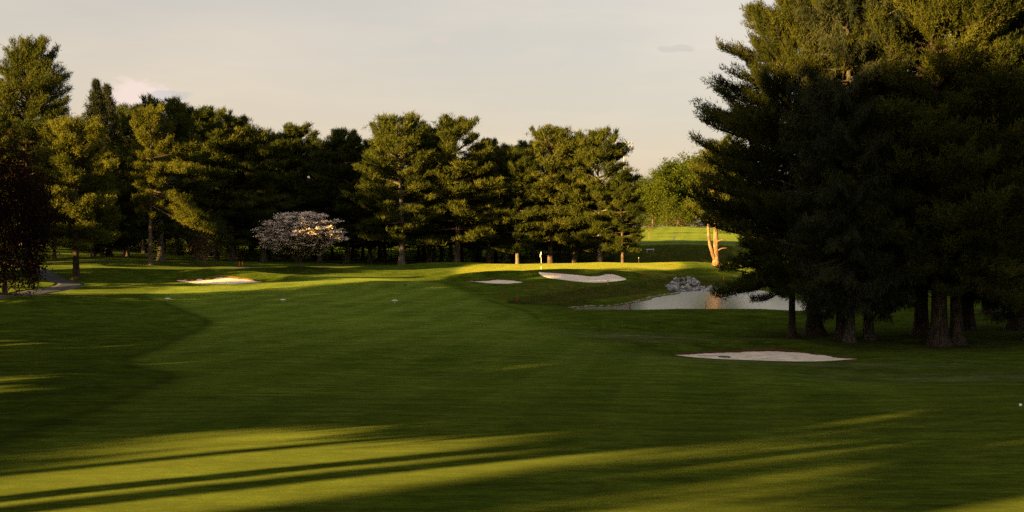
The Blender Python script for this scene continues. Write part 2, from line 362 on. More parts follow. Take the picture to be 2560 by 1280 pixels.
def dist_line(x, y, ln):
    d = np.full(np.shape(x), 1e9)
    for a, b in zip(ln[:-1], ln[1:]):
        e = b - a; t = np.clip(((x-a[0])*e[0] + (y-a[1])*e[1]) / (e @ e), 0, 1); d = np.minimum(d, np.hypot(x-a[0]-t*e[0], y-a[1]-t*e[1]))
    return d
path_z = base_h(pathc[:, 0], pathc[:, 1])
def ground_h(x, y):
    x = np.atleast_1d(np.asarray(x, float)); y = np.atleast_1d(np.asarray(y, float))
    z = base_h(x, y)
    for k, pl in bunkers.items():
        sel = (x > pl[:, 0].min() - 3) & (x < pl[:, 0].max() + 3) & (y > pl[:, 1].min() - 3) & (y < pl[:, 1].max() + 3)
        if not sel.any(): continue
        d = sdist(x[sel], y[sel], pl)
        z[sel] = z[sel] + np.where(d > 0, -.40, 0)
    sel = (y > 90) & (y < 165) & (x < -35)
    if sel.any():
        d = dist_line(x[sel], y[sel], pathc); z[sel] -= .12 * np.clip((1.6 - d) / .5, 0, 1)
    return z
def gz(x, y): return float(ground_h([x], [y])[0])
def bunker_z(x, y, pl):
    d = np.maximum(sdist(x, y, pl), -.3)
    return base_h(x, y) - .005 - .03 * (1 - np.exp(-np.maximum(d, 0) / .8)) + vnoise(x, y, .8, 9) * .05 + vnoise(x, y, .25, 10) * .02

# polar grid of ground, fine in front of the camera
rad = np.concatenate([np.linspace(0.3, 8, 10), np.geomspace(8.6, 30, 70), np.arange(30.4, 90, .42), np.arange(90.4, 176, .33), np.geomspace(177, 420, 70), np.geomspace(440, 4000, 16)])
fw = np.radians(25.5); tf = np.linspace(-fw, fw, 620)
tb = np.linspace(fw, 2 * math.pi - fw, 90)[1:-1]
th = np.concatenate([tf, tb])
R_, T_ = np.meshgrid(rad, th, indexing='ij'); X = (R_ * np.sin(T_)).ravel(); Y = (R_ * np.cos(T_)).ravel()
Z = ground_h(X, Y)
fd = sdist(X, Y, fair); rough = 1 / (1 + np.exp(-np.clip(-(fd + vnoise(X, Y, 1.1, 31) * .7) / np.where(X > -3, 1.3, .35), -30, 30)))
nbk = np.ones_like(X)
for pl in bunkers.values():
    c_ = pl.mean(0); s_ = np.hypot(X - c_[0], Y - c_[1]) < 14; nbk[s_] = np.clip((-sdist(X[s_], Y[s_], pl) - .3) / 1.2, 0, 1)
rough = rough * (1 - .9 * (X > 5) * np.clip((Y - 243 + X * .02) / 2, 0, 1))
gr_ = 1 / (1 + np.exp(-np.clip(sdist(X, Y, green) / .3, -30, 30)))
Z = Z + (rough * (1 - gr_) * nbk) * (.045 + .03 * vnoise(X, Y, .9, 12) + .02 * vnoise(X, Y, .35, 13)) * np.clip((R_.ravel() - 6) / 10, 0, 1)
dirt = np.zeros_like(X)
sel = (Y > 90) & (Y < 175) & (X < -15)
nr, nth = len(rad), len(th)
idx = np.arange(nr * nth).reshape(nr, nth)
a = idx[:-1]; b = idx[1:]
q = np.stack([a, b, np.roll(b, -1, 1), np.roll(a, -1, 1)], -1).reshape(-1, 4)
q = q[:, ::-1]
# wild band of long grass and weeds on the pond bank and on the far slope
wild = np.exp(-(((X - 13) / 12) ** 2 + ((Y - 124) / 9) ** 2) ** 2) + np.exp(-(((X - 22) / 9) ** 2 + ((Y - 146) / 8) ** 2) ** 2) + 1 / (1 + np.exp(np.clip((np.abs(Y - 212) - 25) / 2, -30, 30))) * (X > -6)
wild = np.clip(wild * (1 - gr_) * rough, 0, 1)

def mat_grass():
    m = bpy.data.materials.new('turf'); m.use_nodes = True; t = m.node_tree; b = t.nodes['Principled BSDF']
    NN = t.nodes.new; LL = t.links.new
    b.inputs['Roughness'].default_value = .75; b.inputs['Specular IOR Level'].default_value = .0
    sh = NN('ShaderNodeBsdfSheen'); sh.inputs['Roughness'].default_value = .28
    add = NN('ShaderNodeAddShader'); outn = [n for n in t.nodes if n.type == 'OUTPUT_MATERIAL'][0]
    LL(b.outputs[0], add.inputs[0]); LL(sh.outputs[0], add.inputs[1]); LL(add.outputs[0], outn.inputs[0])
    geo = NN('ShaderNodeNewGeometry')
    def noise(s, d=4, r=.55, stretch=None, rot=0):
        n = NN('ShaderNodeTexNoise'); n.inputs['Scale'].default_value = s; n.inputs['Detail'].default_value = d; n.inputs['Roughness'].default_value = r
        if stretch or rot:
            mp = NN('ShaderNodeMapping'); mp.inputs['Scale'].default_value = stretch or (1, 1, 1); mp.inputs['Rotation'].default_value = (0, 0, rot)
            LL(geo.outputs['Position'], mp.inputs[0]); LL(mp.outputs[0], n.inputs[0])
        else: LL(geo.outputs['Position'], n.inputs[0])
        return n.outputs[0]
    def mrange(i, a, b_, c, d):
        n = NN('ShaderNodeMapRange'); LL(i, n.inputs[0])
        for k, v in enumerate((a, b_, c, d)): n.inputs[k + 1].default_value = v
        return n.outputs[0]
    def mix(f, c1, c2, bt='MIX'):
        n = NN('ShaderNodeMixRGB'); n.blend_type = bt
        for s, v in ((0, f), (1, c1), (2, c2)):
            if isinstance(v, (float, int)): n.inputs[s].default_value = v
            elif isinstance(v, tuple): n.inputs[s].default_value = (*v, 1)
            else: LL(v, n.inputs[s])
        return n.outputs[0]
    def attr(n):
        a = NN('ShaderNodeAttribute'); a.attribute_name = n; return a.outputs['Fac']
    f1 = mrange(noise(.16, 5), .3, .7, 0, 1)
    fairc = mix(f1, (.029, .048, .0030), (.048, .069, .0046))
    # mowing bands: light and dark passes running away from the tee, and wheel tracks
    wv = NN('ShaderNodeTexWave'); wv.wave_type = 'BANDS'; wv.bands_direction = 'X'; wv.inputs['Scale'].default_value = .085; wv.inputs['Distortion'].default_value = .9; wv.inputs['Detail'].default_value = 2
    wv.inputs['Detail Scale'].default_value = .05
    mpw = NN('ShaderNodeMapping'); mpw.inputs['Rotation'].default_value = (0, 0, math.radians(9)); LL(geo.outputs['Position'], mpw.inputs[0]); LL(mpw.outputs[0], wv.inputs[0])
    fairc = mix(mrange(wv.outputs['Fac'], .35, .65, 0, .32), fairc, (.066, .086, .008))
    f2 = mrange(noise(.5, 6, .65), .3, .72, 0, 1)
    roughc = mix(f2, (.012, .023, .0012), (.038, .055, .0034))
    roughc = mix(mrange(noise(1.4, 5, .7, (1, .6, 1)), .60, .75, 0, .45), roughc, (.14, .125, .05))
    greenc = mix(f1, (.19, .20, .014), (.225, .228, .020))
    wildc = mix(mrange(noise(1.2, 6, .7), .35, .65, 0, 1), (.030, .042, .006), (.10, .105, .014))
    # grazing-view sheen painted in: fairway and rough colour lightens away from the camera
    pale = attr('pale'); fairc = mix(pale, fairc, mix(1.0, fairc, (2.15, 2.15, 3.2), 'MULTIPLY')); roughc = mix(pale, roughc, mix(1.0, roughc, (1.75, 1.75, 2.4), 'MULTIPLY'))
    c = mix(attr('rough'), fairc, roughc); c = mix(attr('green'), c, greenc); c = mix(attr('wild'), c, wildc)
    c = mix(attr('scuff'), c, (.17, .15, .10)); c = mix(attr('edge_shade'), c, (.006, .011, .001)); c = mix(attr('litter'), c, (.020, .014, .006))
    LL(mix(attr('rough'), (.026, .034, .010), (.014, .019, .006)), sh.inputs['Color'])
    # blades: fine speckle
    sp = noise(34, 3, .8); c = mix(1.0, c, mrange(sp, .38, .62, .68, 1.32), 'MULTIPLY')
    st = noise(1.0, 6, .75, (.35, 1.5, 1), .12); c = mix(1.0, c, mrange(st, .38, .62, .66, 1.34), 'MULTIPLY')
    st2 = noise(5.5, 4, .7, (.5, 1.6, 1)); c = mix(1.0, c, mrange(st2, .38, .62, .70, 1.30), 'MULTIPLY')
    mid = noise(2.2, 5, .65, (.55, 1, 1)); c = mix(1.0, c, mrange(mid, .38, .62, .84, 1.16), 'MULTIPLY')
    LL(c, b.inputs['Base Color'])
    h1 = noise(38, 2, .8); h2 = noise(7, 4, .7)
    ad = NN('ShaderNodeMath'); ad.operation = 'MULTIPLY_ADD'; LL(h2, ad.inputs[0]); ad.inputs[1].default_value = 1.6; LL(h1, ad.inputs[2])
    bp = NN('ShaderNodeBump'); bp.inputs['Strength'].default_value = 1.0; bp.inputs['Distance'].default_value = .05
    LL(ad.outputs[0], bp.inputs['Height']); LL(bp.outputs[0], b.inputs['Normal'])
    return m
M['turf'] = mat_grass()
scuff = .55 * np.exp(-(((X - 7.6) / 4.5) ** 2 + ((Y - 71) / 3.0) ** 2)) * (.5 + vnoise(X, Y * 2, .9, 21)) + .45 * np.exp(-(((X - 12.5) / 7) ** 2 + ((Y - 54.5) / 2.5) ** 2)) * (.5 + vnoise(X, Y * 2, .8, 22))
scuff += .35 * np.exp(-(((X - 20) / 8) ** 2 + ((Y - 47) / 2.5) ** 2)) * (.5 + vnoise(X, Y * 2, .8, 23))
edge_shade = .42 * np.exp(-((fd + .35) / .35) ** 2) * (X < 2) * (Y < 112)  # edge shadow of the taller rough, painted dark along the fairway
for (cx_, cy_) in [((p_ - 1280) / F * d_, d_) for p_, d_ in ((2037, 74.5), (1980, 73), (2101, 71), (2124, 69.5), (2172, 71.5), (2303, 73.6), (2347, 68.5), (2392, 68.9), (2418, 77), (2545, 77.5), (2572, 70.5))]:
    lit_ = np.exp(-((X - cx_) ** 2 + (Y - cy_) ** 2) / 9.0) if cx_ == cx_ else 0
    litter = lit_ if 'litter' not in dir() else np.maximum(litter, lit_)
litter = np.clip(litter * (.75 + .8 * vnoise(X, Y, .8, 41)), 0, .9)
# two pairs of mower wheel tracks in the turf near the camera
for x0, sl in ((-4.6, .02), (-4.2, .05), (-3.9, .06), (-3.5, .04), (-1.6, -.14), (-1.2, -.13)):
    d = np.abs(X - (x0 + sl * (Y - 16))); scuff = scuff - .0 * d
    Z = Z - .003 * np.exp(-(d / .05) ** 2) * (Y > 8) * (Y < 27) * (R_.ravel() < 40)
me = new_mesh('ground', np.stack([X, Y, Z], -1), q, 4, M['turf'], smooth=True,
              attrs={'rough': rough * (1 - gr_), 'green': gr_, 'wild': wild, 'scuff': np.clip(scuff, 0, 1), 'edge_shade': edge_shade, 'litter': litter, 'pale': np.clip((R_.ravel() + vnoise(X, Y, 22, 51) * 26 - 34) / 52, 0, 1)})
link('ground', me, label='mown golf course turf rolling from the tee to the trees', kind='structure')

# ------------------------------------------------------------------ sand
def mat_sand():
    m = mat('bunker_sand', (.66, .585, .50), .95, .1); t = m.node_tree; b = t.nodes['Principled BSDF']
    n = t.nodes.new('ShaderNodeTexNoise'); n.inputs['Scale'].default_value = 4; n.inputs['Detail'].default_value = 8
    c = t.nodes.new('ShaderNodeNewGeometry'); t.links.new(c.outputs['Position'], n.inputs[0])
    bp = t.nodes.new('ShaderNodeBump'); bp.inputs['Strength'].default_value = .8; bp.inputs['Distance'].default_value = .10
    t.links.new(n.outputs[0], bp.inputs['Height']); t.links.new(bp.outputs[0], b.inputs['Normal'])
    src = b.inputs['Base Color'].links[0].from_socket; n2 = t.nodes.new('ShaderNodeTexNoise'); n2.inputs['Scale'].default_value = 1.7; n2.inputs['Detail'].default_value = 6; t.links.new(c.outputs['Position'], n2.inputs[0])
    mr = t.nodes.new('ShaderNodeMapRange'); t.links.new(n2.outputs[0], mr.inputs[0]); mr.inputs[1].default_value = .35; mr.inputs[2].default_value = .6; mr.inputs[3].default_value = .78; mr.inputs[4].default_value = 1.1
    mx = t.nodes.new('ShaderNodeMixRGB'); mx.blend_type = 'MULTIPLY'; mx.inputs[0].default_value = 1; t.links.new(src, mx.inputs[1]); t.links.new(mr.outputs[0], mx.inputs[2]); t.links.new(mx.outputs[0], b.inputs['Base Color'])
    return m
M['sand'] = mat_sand()
M['lip'] = mat('bunker_lip_soil', (.085, .045, .018), .95, .1)
blab = {'right': 'near pale sand bunker with the rake, before the right pines', 'left': 'pale sand bunker with a grassy nose, left of the fairway',
        'center': 'small sand bunker with a golden lit back face, front of the green', 'green': 'long narrow sand bunker cut in under the flag green'}
for k, pl in bunkers.items():
    x0, x1, y0, y1 = pl[:, 0].min(), pl[:, 0].max(), pl[:, 1].min(), pl[:, 1].max()
    st = .14 if k == 'right' else .2
    gx, gy = np.meshgrid(np.arange(x0 - .4, x1 + .4, st), np.arange(y0 - .4, y1 + .4, st), indexing='ij')
    d = sdist(gx.ravel(), gy.ravel(), pl)
    gzv = bunker_z(gx.ravel(), gy.ravel(), pl); gzv = np.where(d < 0, gzv - .10 - np.minimum(-d, .3) * .6, gzv)
    ii = np.arange(gx.size).reshape(gx.shape); qq = np.stack([ii[:-1, :-1], ii[1:, :-1], ii[1:, 1:], ii[:-1, 1:]], -1).reshape(-1, 4)
    keep = (d[qq] > -.25).all(1); qq = qq[keep]
    used, inv = np.unique(qq, return_inverse=True); qq = inv.reshape(-1, 4)
    V = np.stack([gx.ravel(), gy.ravel(), gzv], -1)[used]
    me = new_mesh('bunker', V, qq, 4, M['sand'], smooth=True)
    o = link('bunker', me, label=blab[k], kind='structure')
    # ragged turf lip overhanging the far edge
    n = len(pl); V = []; Fq = []
    rng = np.random.default_rng(5)
    rag = 0
    tgt = []
    seg = np.linalg.norm(np.roll(pl, -1, 0) - pl, axis=1); cum = np.concatenate([[0], np.cumsum(seg)]); tot = cum[-1]
    m_n = int(tot / .22)
    for i in range(m_n):
        s_ = tot * i / m_n; j = np.searchsorted(cum, s_, side='right') - 1; j = min(j, n - 1); f = (s_ - cum[j]) / seg[j]
        p = pl[j] * (1 - f) + pl[(j + 1) % n] * f; tgt.append(p)
    tgt = np.array(tgt); tg = np.roll(tgt, -1, 0) - np.roll(tgt, 1, 0); nrm = np.stack([tg[:, 1], -tg[:, 0]], -1); nrm /= np.linalg.norm(nrm, axis=1)[:, None]
    test = sdist(tgt[:, 0] + nrm[:, 0] * .1, tgt[:, 1] + nrm[:, 1] * .1, pl); nrm[test < 0] *= -1     # inwards
    farw = np.clip(-nrm[:, 1], 0, 1)      # 1 where the edge is the far one
    ov = (.02 + .30 * farw * (.3 + rng.random(len(tgt))))
    gzt = base_h(tgt[:, 0], tgt[:, 1])
    rows = []
    for off, dz in ((-.35, .05), (-.1, .10), (0, .13), (1, .11), (1, .02), (.3, -.20)):
        o_in = off if off <= 0 else off * ov
        rows.append(np.stack([tgt[:, 0] + nrm[:, 0] * o_in, tgt[:, 1] + nrm[:, 1] * o_in, gzt + dz * (1 if dz < 0 else (.06 + 1.2 * farw))], -1))
    V = np.concatenate(rows); nn = len(tgt); fq = []
    for r in range(len(rows) - 1):
        i0 = np.arange(nn); i1 = (i0 + 1) % nn; fq.append(np.stack([r*nn+i0, r*nn+i1, (r+1)*nn+i1, (r+1)*nn+i0], -1))
    V[:nn, 2] -= .22
    at = {'rough': np.ones(len(V)), 'green': np.zeros(len(V)), 'wild': np.zeros(len(V)), 'scuff': np.zeros(len(V)), 'pale': np.full(len(V), .8)}
    me = new_mesh('turf_lip', V, np.concatenate(fq[:3]), 4, M['turf'], smooth=True, attrs=at)
    link('turf_lip', me, parent=o)
    me = new_mesh('soil_edge', V, np.concatenate(fq[3:]), 4, M['lip'])
    link('soil_edge', me, parent=o)

# ------------------------------------------------------------------ cart paths
def mat_asphalt():
    m = mat('path_asphalt', (.040, .042, .048), .85, .3); t = m.node_tree; b = t.nodes['Principled BSDF']
    n = t.nodes.new('ShaderNodeTexNoise'); n.inputs['Scale'].default_value = 30; c = t.nodes.new('ShaderNodeNewGeometry'); t.links.new(c.outputs['Position'], n.inputs[0])
    bp = t.nodes.new('ShaderNodeBump'); bp.inputs['Strength'].default_value = .5; bp.inputs['Distance'].default_value = .02; t.links.new(n.outputs[0], bp.inputs['Height']); t.links.new(bp.outputs[0], b.inputs['Normal'])
    return m
M['asphalt'] = mat_asphalt()
def ribbon(name, ln, width, lift, label):
    tg = np.gradient(ln, axis=0); nn = np.stack([tg[:, 1], -tg[:, 0]], -1); nn /= np.linalg.norm(nn, axis=1)[:, None]
    offs = np.linspace(-width / 2, width / 2, 7); rows = []
    for k, o in enumerate(offs):
        x = ln[:, 0] + nn[:, 0] * o; y = ln[:, 1] + nn[:, 1] * o; rows.append(np.stack([x, y, ground_h(x, y) + lift + (.0 if 0 < k < 6 else -.02)], -1))
    # sides go down into the ground
    for k, r in ((0, rows[0]), (6, rows[6])):
        s = r.copy(); s[:, 2] -= .25; rows.insert(0, s) if k == 0 else rows.append(s)
    V = np.concatenate(rows); m = len(ln); fq = []
    for r in range(len(rows) - 1):
        i = np.arange(m - 1); fq.append(np.stack([r*m+i, r*m+i+1, (r+1)*m+i+1, (r+1)*m+i], -1))
    link(name, new_mesh(name, V, np.concatenate(fq)[:, ::-1], 4, M['asphalt'], smooth=True), label=label, kind='structure')
ribbon('cart_path', pathc, 2.5, .10, 'grey asphalt cart path winding in an S left of the fairway')
ribbon('cart_path', path2c, 2.4, .05, 'thin asphalt path running behind the left bunker mounds')
p3 = catmull([((px - 1280) / F * D, D) for px, D in ((1560, 258), (1620, 260), (1700, 262), (1790, 264), (1900, 268))], 10)
ribbon('cart_path', p3, 2.2, .12, 'pale path across the far lit hillside')

# ------------------------------------------------------------------ pond
def mat_water():
    m = bpy.data.materials.new('pond_water'); m.use_nodes = True; t = m.node_tree; b = t.nodes['Principled BSDF']
    b.inputs['Base Color'].default_value = (.012, .018, .012, 1); b.inputs['Roughness'].default_value = .22; b.inputs['IOR'].default_value = 1.9
    b.inputs['Specular IOR Level'].default_value = .5
    g = t.nodes.new('ShaderNodeNewGeometry'); mp = t.nodes.new('ShaderNodeMapping'); mp.inputs['Scale'].default_value = (.55, 1.6, 1); t.links.new(g.outputs['Position'], mp.inputs[0])
    n = t.nodes.new('ShaderNodeTexNoise'); n.inputs['Scale'].default_value = .9; n.inputs['Detail'].default_value = 3; t.links.new(mp.outputs[0], n.inputs[0])
    bp = t.nodes.new('ShaderNodeBump'); bp.inputs['Strength'].default_value = 1.0; bp.inputs['Distance'].default_value = .012
    t.links.new(n.outputs[0], bp.inputs['Height']); t.links.new(bp.outputs[0], b.inputs['Normal'])
    return m
M['water'] = mat_water()
pw = MB(); pw.add([(3, 99, WZ), (34, 99, WZ), (42, 150, WZ), (12, 146, WZ)], [(0, 1, 2, 3)])
link('pond', pw.mesh('pond', M['water']), label='bright pond reflecting the sky below the green bank', kind='structure')
# the bed under the water
# ------------------------------------------------------------------ vegetation generators
def tri_tufts(cen, dirs, n, ln, wd, spread, jit, rng, tint=None, var=.35):
    """n thin triangles from each centre"""
    m = len(cen); c = np.repeat(cen, n, 0); d = np.repeat(dirs, n, 0) + rng.normal(0, spread, (m * n, 3))
    d /= np.linalg.norm(d, axis=1)[:, None] + 1e-9
    c = c + rng.normal(0, 1, c.shape) * jit
    l = ln * (1 - var + 2 * var * rng.random(m * n))[:, None]
    s = np.cross(d, rng.normal(0, 1, d.shape)); s /= np.linalg.norm(s, axis=1)[:, None] + 1e-9
    wv = wd * (.7 + .6 * rng.random(m * n))[:, None]
    v = np.stack([c - s * wv / 2, c + s * wv / 2, c + d * l], 1).reshape(-1, 3)
    tt = np.repeat(rng.random(m) * .5 if tint is None else tint, n) + rng.random(m * n) * .35
    return v, np.repeat(tt, 3)
def leaf_quads(cen, size, rng, up=0.0, tint=None, aspect=.6):
    m = len(cen); nrm = rng.normal(0, 1, (m, 3)); nrm[:, 2] += up * np.sign(nrm[:, 2] + 1e-9) ; nrm /= np.linalg.norm(nrm, axis=1)[:, None]
    u = np.cross(nrm, rng.normal(0, 1, (m, 3))); u /= np.linalg.norm(u, axis=1)[:, None]; v = np.cross(nrm, u)
    s = size * (.6 + .8 * rng.random(m))[:, None]
    V = np.stack([cen - u * s / 2, cen - v * s * aspect / 2, cen + u * s / 2, cen + v * s * aspect / 2], 1).reshape(-1, 3)
    tt = (rng.random(m) * .6 if tint is None else tint + rng.random(m) * .35)
    return V, np.repeat(tt, 4)

def trunk_pts(H, r0, rng, bend=.02, flare=1.7, n=14, top=.02):
    hs = [-.6, 0, .25, .6, 1.1] + list(np.linspace(2, H, n)); ph = rng.random() * 6.28
    pts = []; rad = []
    for h in hs:
        u = max(h, 0) / H
        k = 1 + (flare - 1) * math.exp(-max(h, 0) / .45)
        pts.append((math.sin(u * 3.1 + ph) * bend * H * u, math.cos(u * 2.3 + ph) * bend * H * u, h))
        rad.append(max(r0 * (1 - u) ** .8, top) * k)
    return pts, rad
def at_h(pts, h):
    for a, b in zip(pts[:-1], pts[1:]):
        if a[2] <= h <= b[2]:
            t = (h - a[2]) / (b[2] - a[2]); return np.array([a[i] * (1 - t) + b[i] * t for i in range(3)])
    return np.array(pts[-1])

PROTO = {}
def conifer(key, H, rmax, prof, hb, whorls, per, el, upc, r0, leafmat, barkmat, seed, ntwig=9, ln=.32, wd=.05, ntri=10, spread=.55, jit=.16,
            style='pine', hole=.12, lop=None, wj=.25, bend=.02, extra=None, flare=1.7, ups=.55, tin=.30, pad=.0):
    """a conifer: whorls of limbs, twigs off each limb, tufts of needles on each twig"""
    rng = np.random.default_rng(seed); mb = MB(); tp, tr = trunk_pts(H, r0, rng, bend, flare)
    mb.tube(tp, tr, 10)
    cen = []; dr = []; tn = []
    limbs = []
    for w_ in range(whorls):
        u = (w_ + .5) / whorls; a0 = rng.random() * 6.28
        for k in range(per):
            if rng.random() < hole: continue
            h = hb + (H - hb) * min(.995, u + rng.normal(0, wj / whorls)); h = max(h, hb * .8)
            uu = (h - hb) / (H - hb); az = a0 + 2 * math.pi * k / per + rng.normal(0, .25)
            Lb = rmax * np.interp(uu, prof[0], prof[1]) * (.72 + .42 * rng.random())
            if lop: Lb *= 1 + lop[1] * math.cos(az - lop[0])
            e0 = math.radians(np.interp(uu, el[0], el[1]) + rng.normal(0, 6)); limbs.append((h, az, Lb, e0, upc))
    for l in (extra or []): limbs.append(l)
    for (h, az, Lb, e0, up_) in limbs:
        if Lb < .25: Lb = .25
        p = at_h(tp, min(h, H * .995)); ns = 7; e = e0; pts = [p.copy()]; azz = az
        for s in range(ns):
            azz += rng.normal(0, .07); e = e + up_ * (s / ns) ** 1.2 / ns * 2 + rng.normal(0, .04)
            p = p + np.array([math.cos(e) * math.sin(azz), math.cos(e) * math.cos(azz), math.sin(e)]) * Lb / ns; pts.append(p.copy())
        rb = max(.015, min(.028 * Lb + .01, r0 * .45))
        mb.tube(pts, [rb * (1 - .85 * i / ns) for i in range(ns + 1)], 4, cap=False)
        pts = np.array(pts); nt_ = max(3, int(ntwig * (.5 + .5 * Lb / rmax)))
        tl = rng.random() * .5
        for j in range(nt_):
            t = tin + (1 - tin) * (j + rng.random()) / nt_; f = t * ns; i = min(int(f), ns - 1); c = pts[i] * (1 - (f - i)) + pts[i + 1] * (f - i)
            d = pts[i + 1] - pts[i]; d /= np.linalg.norm(d); side = np.cross(d, [0, 0, 1]); side /= np.linalg.norm(side) + 1e-9
            sg = 1 if j % 2 else -1
            lt = Lb * .34 * (1.15 - .75 * t) * (.7 + .6 * rng.random())
            if style == 'droop': td = d * .5 + side * sg * .45 + np.array([0, 0, -.9])
            else: td = d * .75 + side * sg * (.55 + .3 * rng.random()) + np.array([0, 0, .10 + .25 * rng.random()])
            td /= np.linalg.norm(td)
            m = max(1, int(round(lt / (ln * .62))))
            for q_ in range(m):
                cc = c + td * lt * (q_ + .6) / m + (np.array([0, 0, .12 * lt * ((q_ + 1) / m) ** 2]) if style != 'droop' else 0)
                cen.append(cc); dr.append(td * (.6 if style != 'droop' else .8) + np.array([0, 0, ups if style != 'droop' else -.25])); tn.append(tl + rng.random() * .15)
            if pad and rng.random() < pad:      # a rounded pad at the twig's end
                ce = c + td * lt
                for _ in range(5): cen.append(ce + rng.normal(0, 1, 3) * [.34, .34, .16]); dr.append(rng.normal(0, .5, 3) + np.array([0, 0, .8])); tn.append(tl + .25)
            if j % 2 == 0: cen.append(c); dr.append(d * .5 + np.array([0, 0, ups if style != 'droop' else .1])); tn.append(tl)
        for _ in range(2): cen.append(pts[-1] + rng.normal(0, .05, 3)); dr.append(d * .7 + np.array([0, 0, ups])); tn.append(tl + .2)
    cen = np.array(cen); dr = np.array(dr); tn = np.array(tn)
    v, tt = tri_tufts(cen, dr, ntri, ln, wd, spread, jit, rng, tn)
    cm = new_mesh('crown', v, np.arange(len(v)).reshape(-1, 3), 3, M[leafmat], attrs={'tint': tt})
    PROTO[key] = (mb.mesh('trunk', M[barkmat], True), cm, H)
    return len(v) // 3

def broadleaf(key, H, rx, rz, zc, r0, leafmat, barkmat, seed, nclump=260, per=45, size=.22, clump=.5, stems=1, flat=1.0, cut=-.55, up=0, hollow=.45, fork=.25, lobes=7):
    rng = np.random.default_rng(seed); mb = MB()
    lob = [(rng.random() * 6.28, rng.uniform(-.6, .9), .75 + .4 * rng.random()) for _ in range(lobes)]
    cl = []
    while len(cl) < nclump:
        d = rng.normal(0, 1, 3); d /= np.linalg.norm(d)
        if d[2] < cut: continue
        rr = hollow + (1 - hollow) * rng.random() ** .6; az = math.atan2(d[1], d[0])
        k = 1 + .14 * math.sin(3 * az + seed) + .10 * math.sin(5 * az + 2 * d[2] * 3 + seed) + .12 * math.sin(4.0 * d[2] + 2 * az)
        cl.append(np.array([d[0] * rx, d[1] * rx, d[2] * rz]) * rr * k + [0, 0, zc])
    cl = np.array(cl)
    fz = zc - rz * .55
    for s in range(stems):
        a = 6.28 * s / stems + rng.random(); sp = 0 if stems == 1 else rx * .35
        top = np.array([math.cos(a) * sp, math.sin(a) * sp, fz])
        mb.tube([(0, 0, -.5), (0, 0, 0), (math.cos(a) * sp * .15, math.sin(a) * sp * .15, .35 * fz), tuple(top), tuple(top * [1.3, 1.3, 1] + [0, 0, rz * .6])], [r0 * 1.5, r0 * 1.25, r0, r0 * .7, r0 * .2], 8)
        for i in rng.choice(len(cl), min(28, len(cl)), replace=False):
            e = cl[i]; st = top * (1 - fork * rng.random()); md = (st + e) / 2 + np.array([0, 0, -.06 * rx])
            mb.tube([st, md, e], [r0 * .3, r0 * .16, .012], 4, cap=False)
    c = np.repeat(cl, per, 0); c = c + rng.normal(0, clump * .5, c.shape) * [1, 1, flat]
    tint = np.repeat(rng.random(len(cl)) * .55, per)
    v, tt = leaf_quads(c, size, rng, up, tint)
    cm = new_mesh('crown', v, np.arange(len(v)).reshape(-1, 4), 4, M[leafmat], attrs={'tint': tt})
    PROTO[key] = (mb.mesh('trunk', M[barkmat], True), cm, H)

broad = ([0, .15, .45, .75, .92, 1], [.75, .95, 1, .82, .5, .12])
cone = ([0, .1, .4, .7, .85, .95, 1], [.85, 1, .80, .52, .32, .14, .03])
colm = ([0, .12, .5, .8, .93, 1], [.80, 1, .92, .70, .42, .10])
EL = ([0, .5, 1], [-6, 12, 58])
# middle distance pines
nt_ = 0
MID = dict(ln=.50, wd=.075, ntri=13, jit=.15, tin=.36, pad=.25, wj=.2, ups=.85, spread=.42)
rt = ([0, .2, .5, .75, .9, 1], [.72, .95, 1, .88, .70, .38])
EL = ([0, .5, 1], [-8, 10, 52])
nt_ += conifer('pine_a', 21, 5.4, rt, 3.4, 13, 8, EL, .55, .36, 'pine', 'bark_grey', 11, ntwig=13, hole=.06, **MID)
nt_ += conifer('pine_b', 21, 5.2, ([0,.3,.6,.85,1],[.8,1,.95,.80,.35]), 3.6, 12, 8, EL, .6, .34, 'pine', 'bark', 12, ntwig=13, hole=.12, **MID)
nt_ += conifer('pine_c', 21, 5.4, ([0,.2,.5,.8,1],[.9,1,.9,.72,.30]), 2.4, 13, 8, EL, .5, .33, 'pine', 'bark', 13, ntwig=13, hole=.10, **MID)
nt_ += conifer('pine_d', 21, 5.0, rt, 4.0, 12, 7, EL, .6, .34, 'pine_dark', 'bark', 14, ntwig=12, hole=.08, **MID)
# loose pine with rounded pads
nt_ += conifer('pad_pine', 18, 5.4, ([0,.3,.6,.85,1],[.9,1,.95,.8,.5]), 4.6, 13, 7, ([0,.5,1],[-10,8,45]), .35, .42, 'pine_sunlit', 'bark_dark', 15, ntwig=12, hole=.08, ln=.36, wd=.075, ntri=14, spread=.9, ups=.7, jit=.18, tin=.45, pad=.7, wj=.15)
nt_ += conifer('tall_pine', 27, 7.4, ([0,.3,.55,.8,.93,1],[.95,1,.90,.70,.55,.34]), 5, 30, 7, ([0,.5,1],[-10,12,50]), .35, .40, 'pine', 'bark_dark', 16, ntwig=14, hole=.08, lop=(.9, .15), ln=.42, wd=.08, ntri=11, jit=.2)
nt_ += conifer('spruce_far', 24, 3.9, cone, 1.5, 26, 8, ([0,.5,1],[-14,-4,40]), .3, .30, 'spruce', 'bark', 17, ntwig=10, style='droop', spread=.5, ln=.44, wd=.08, ntri=10)
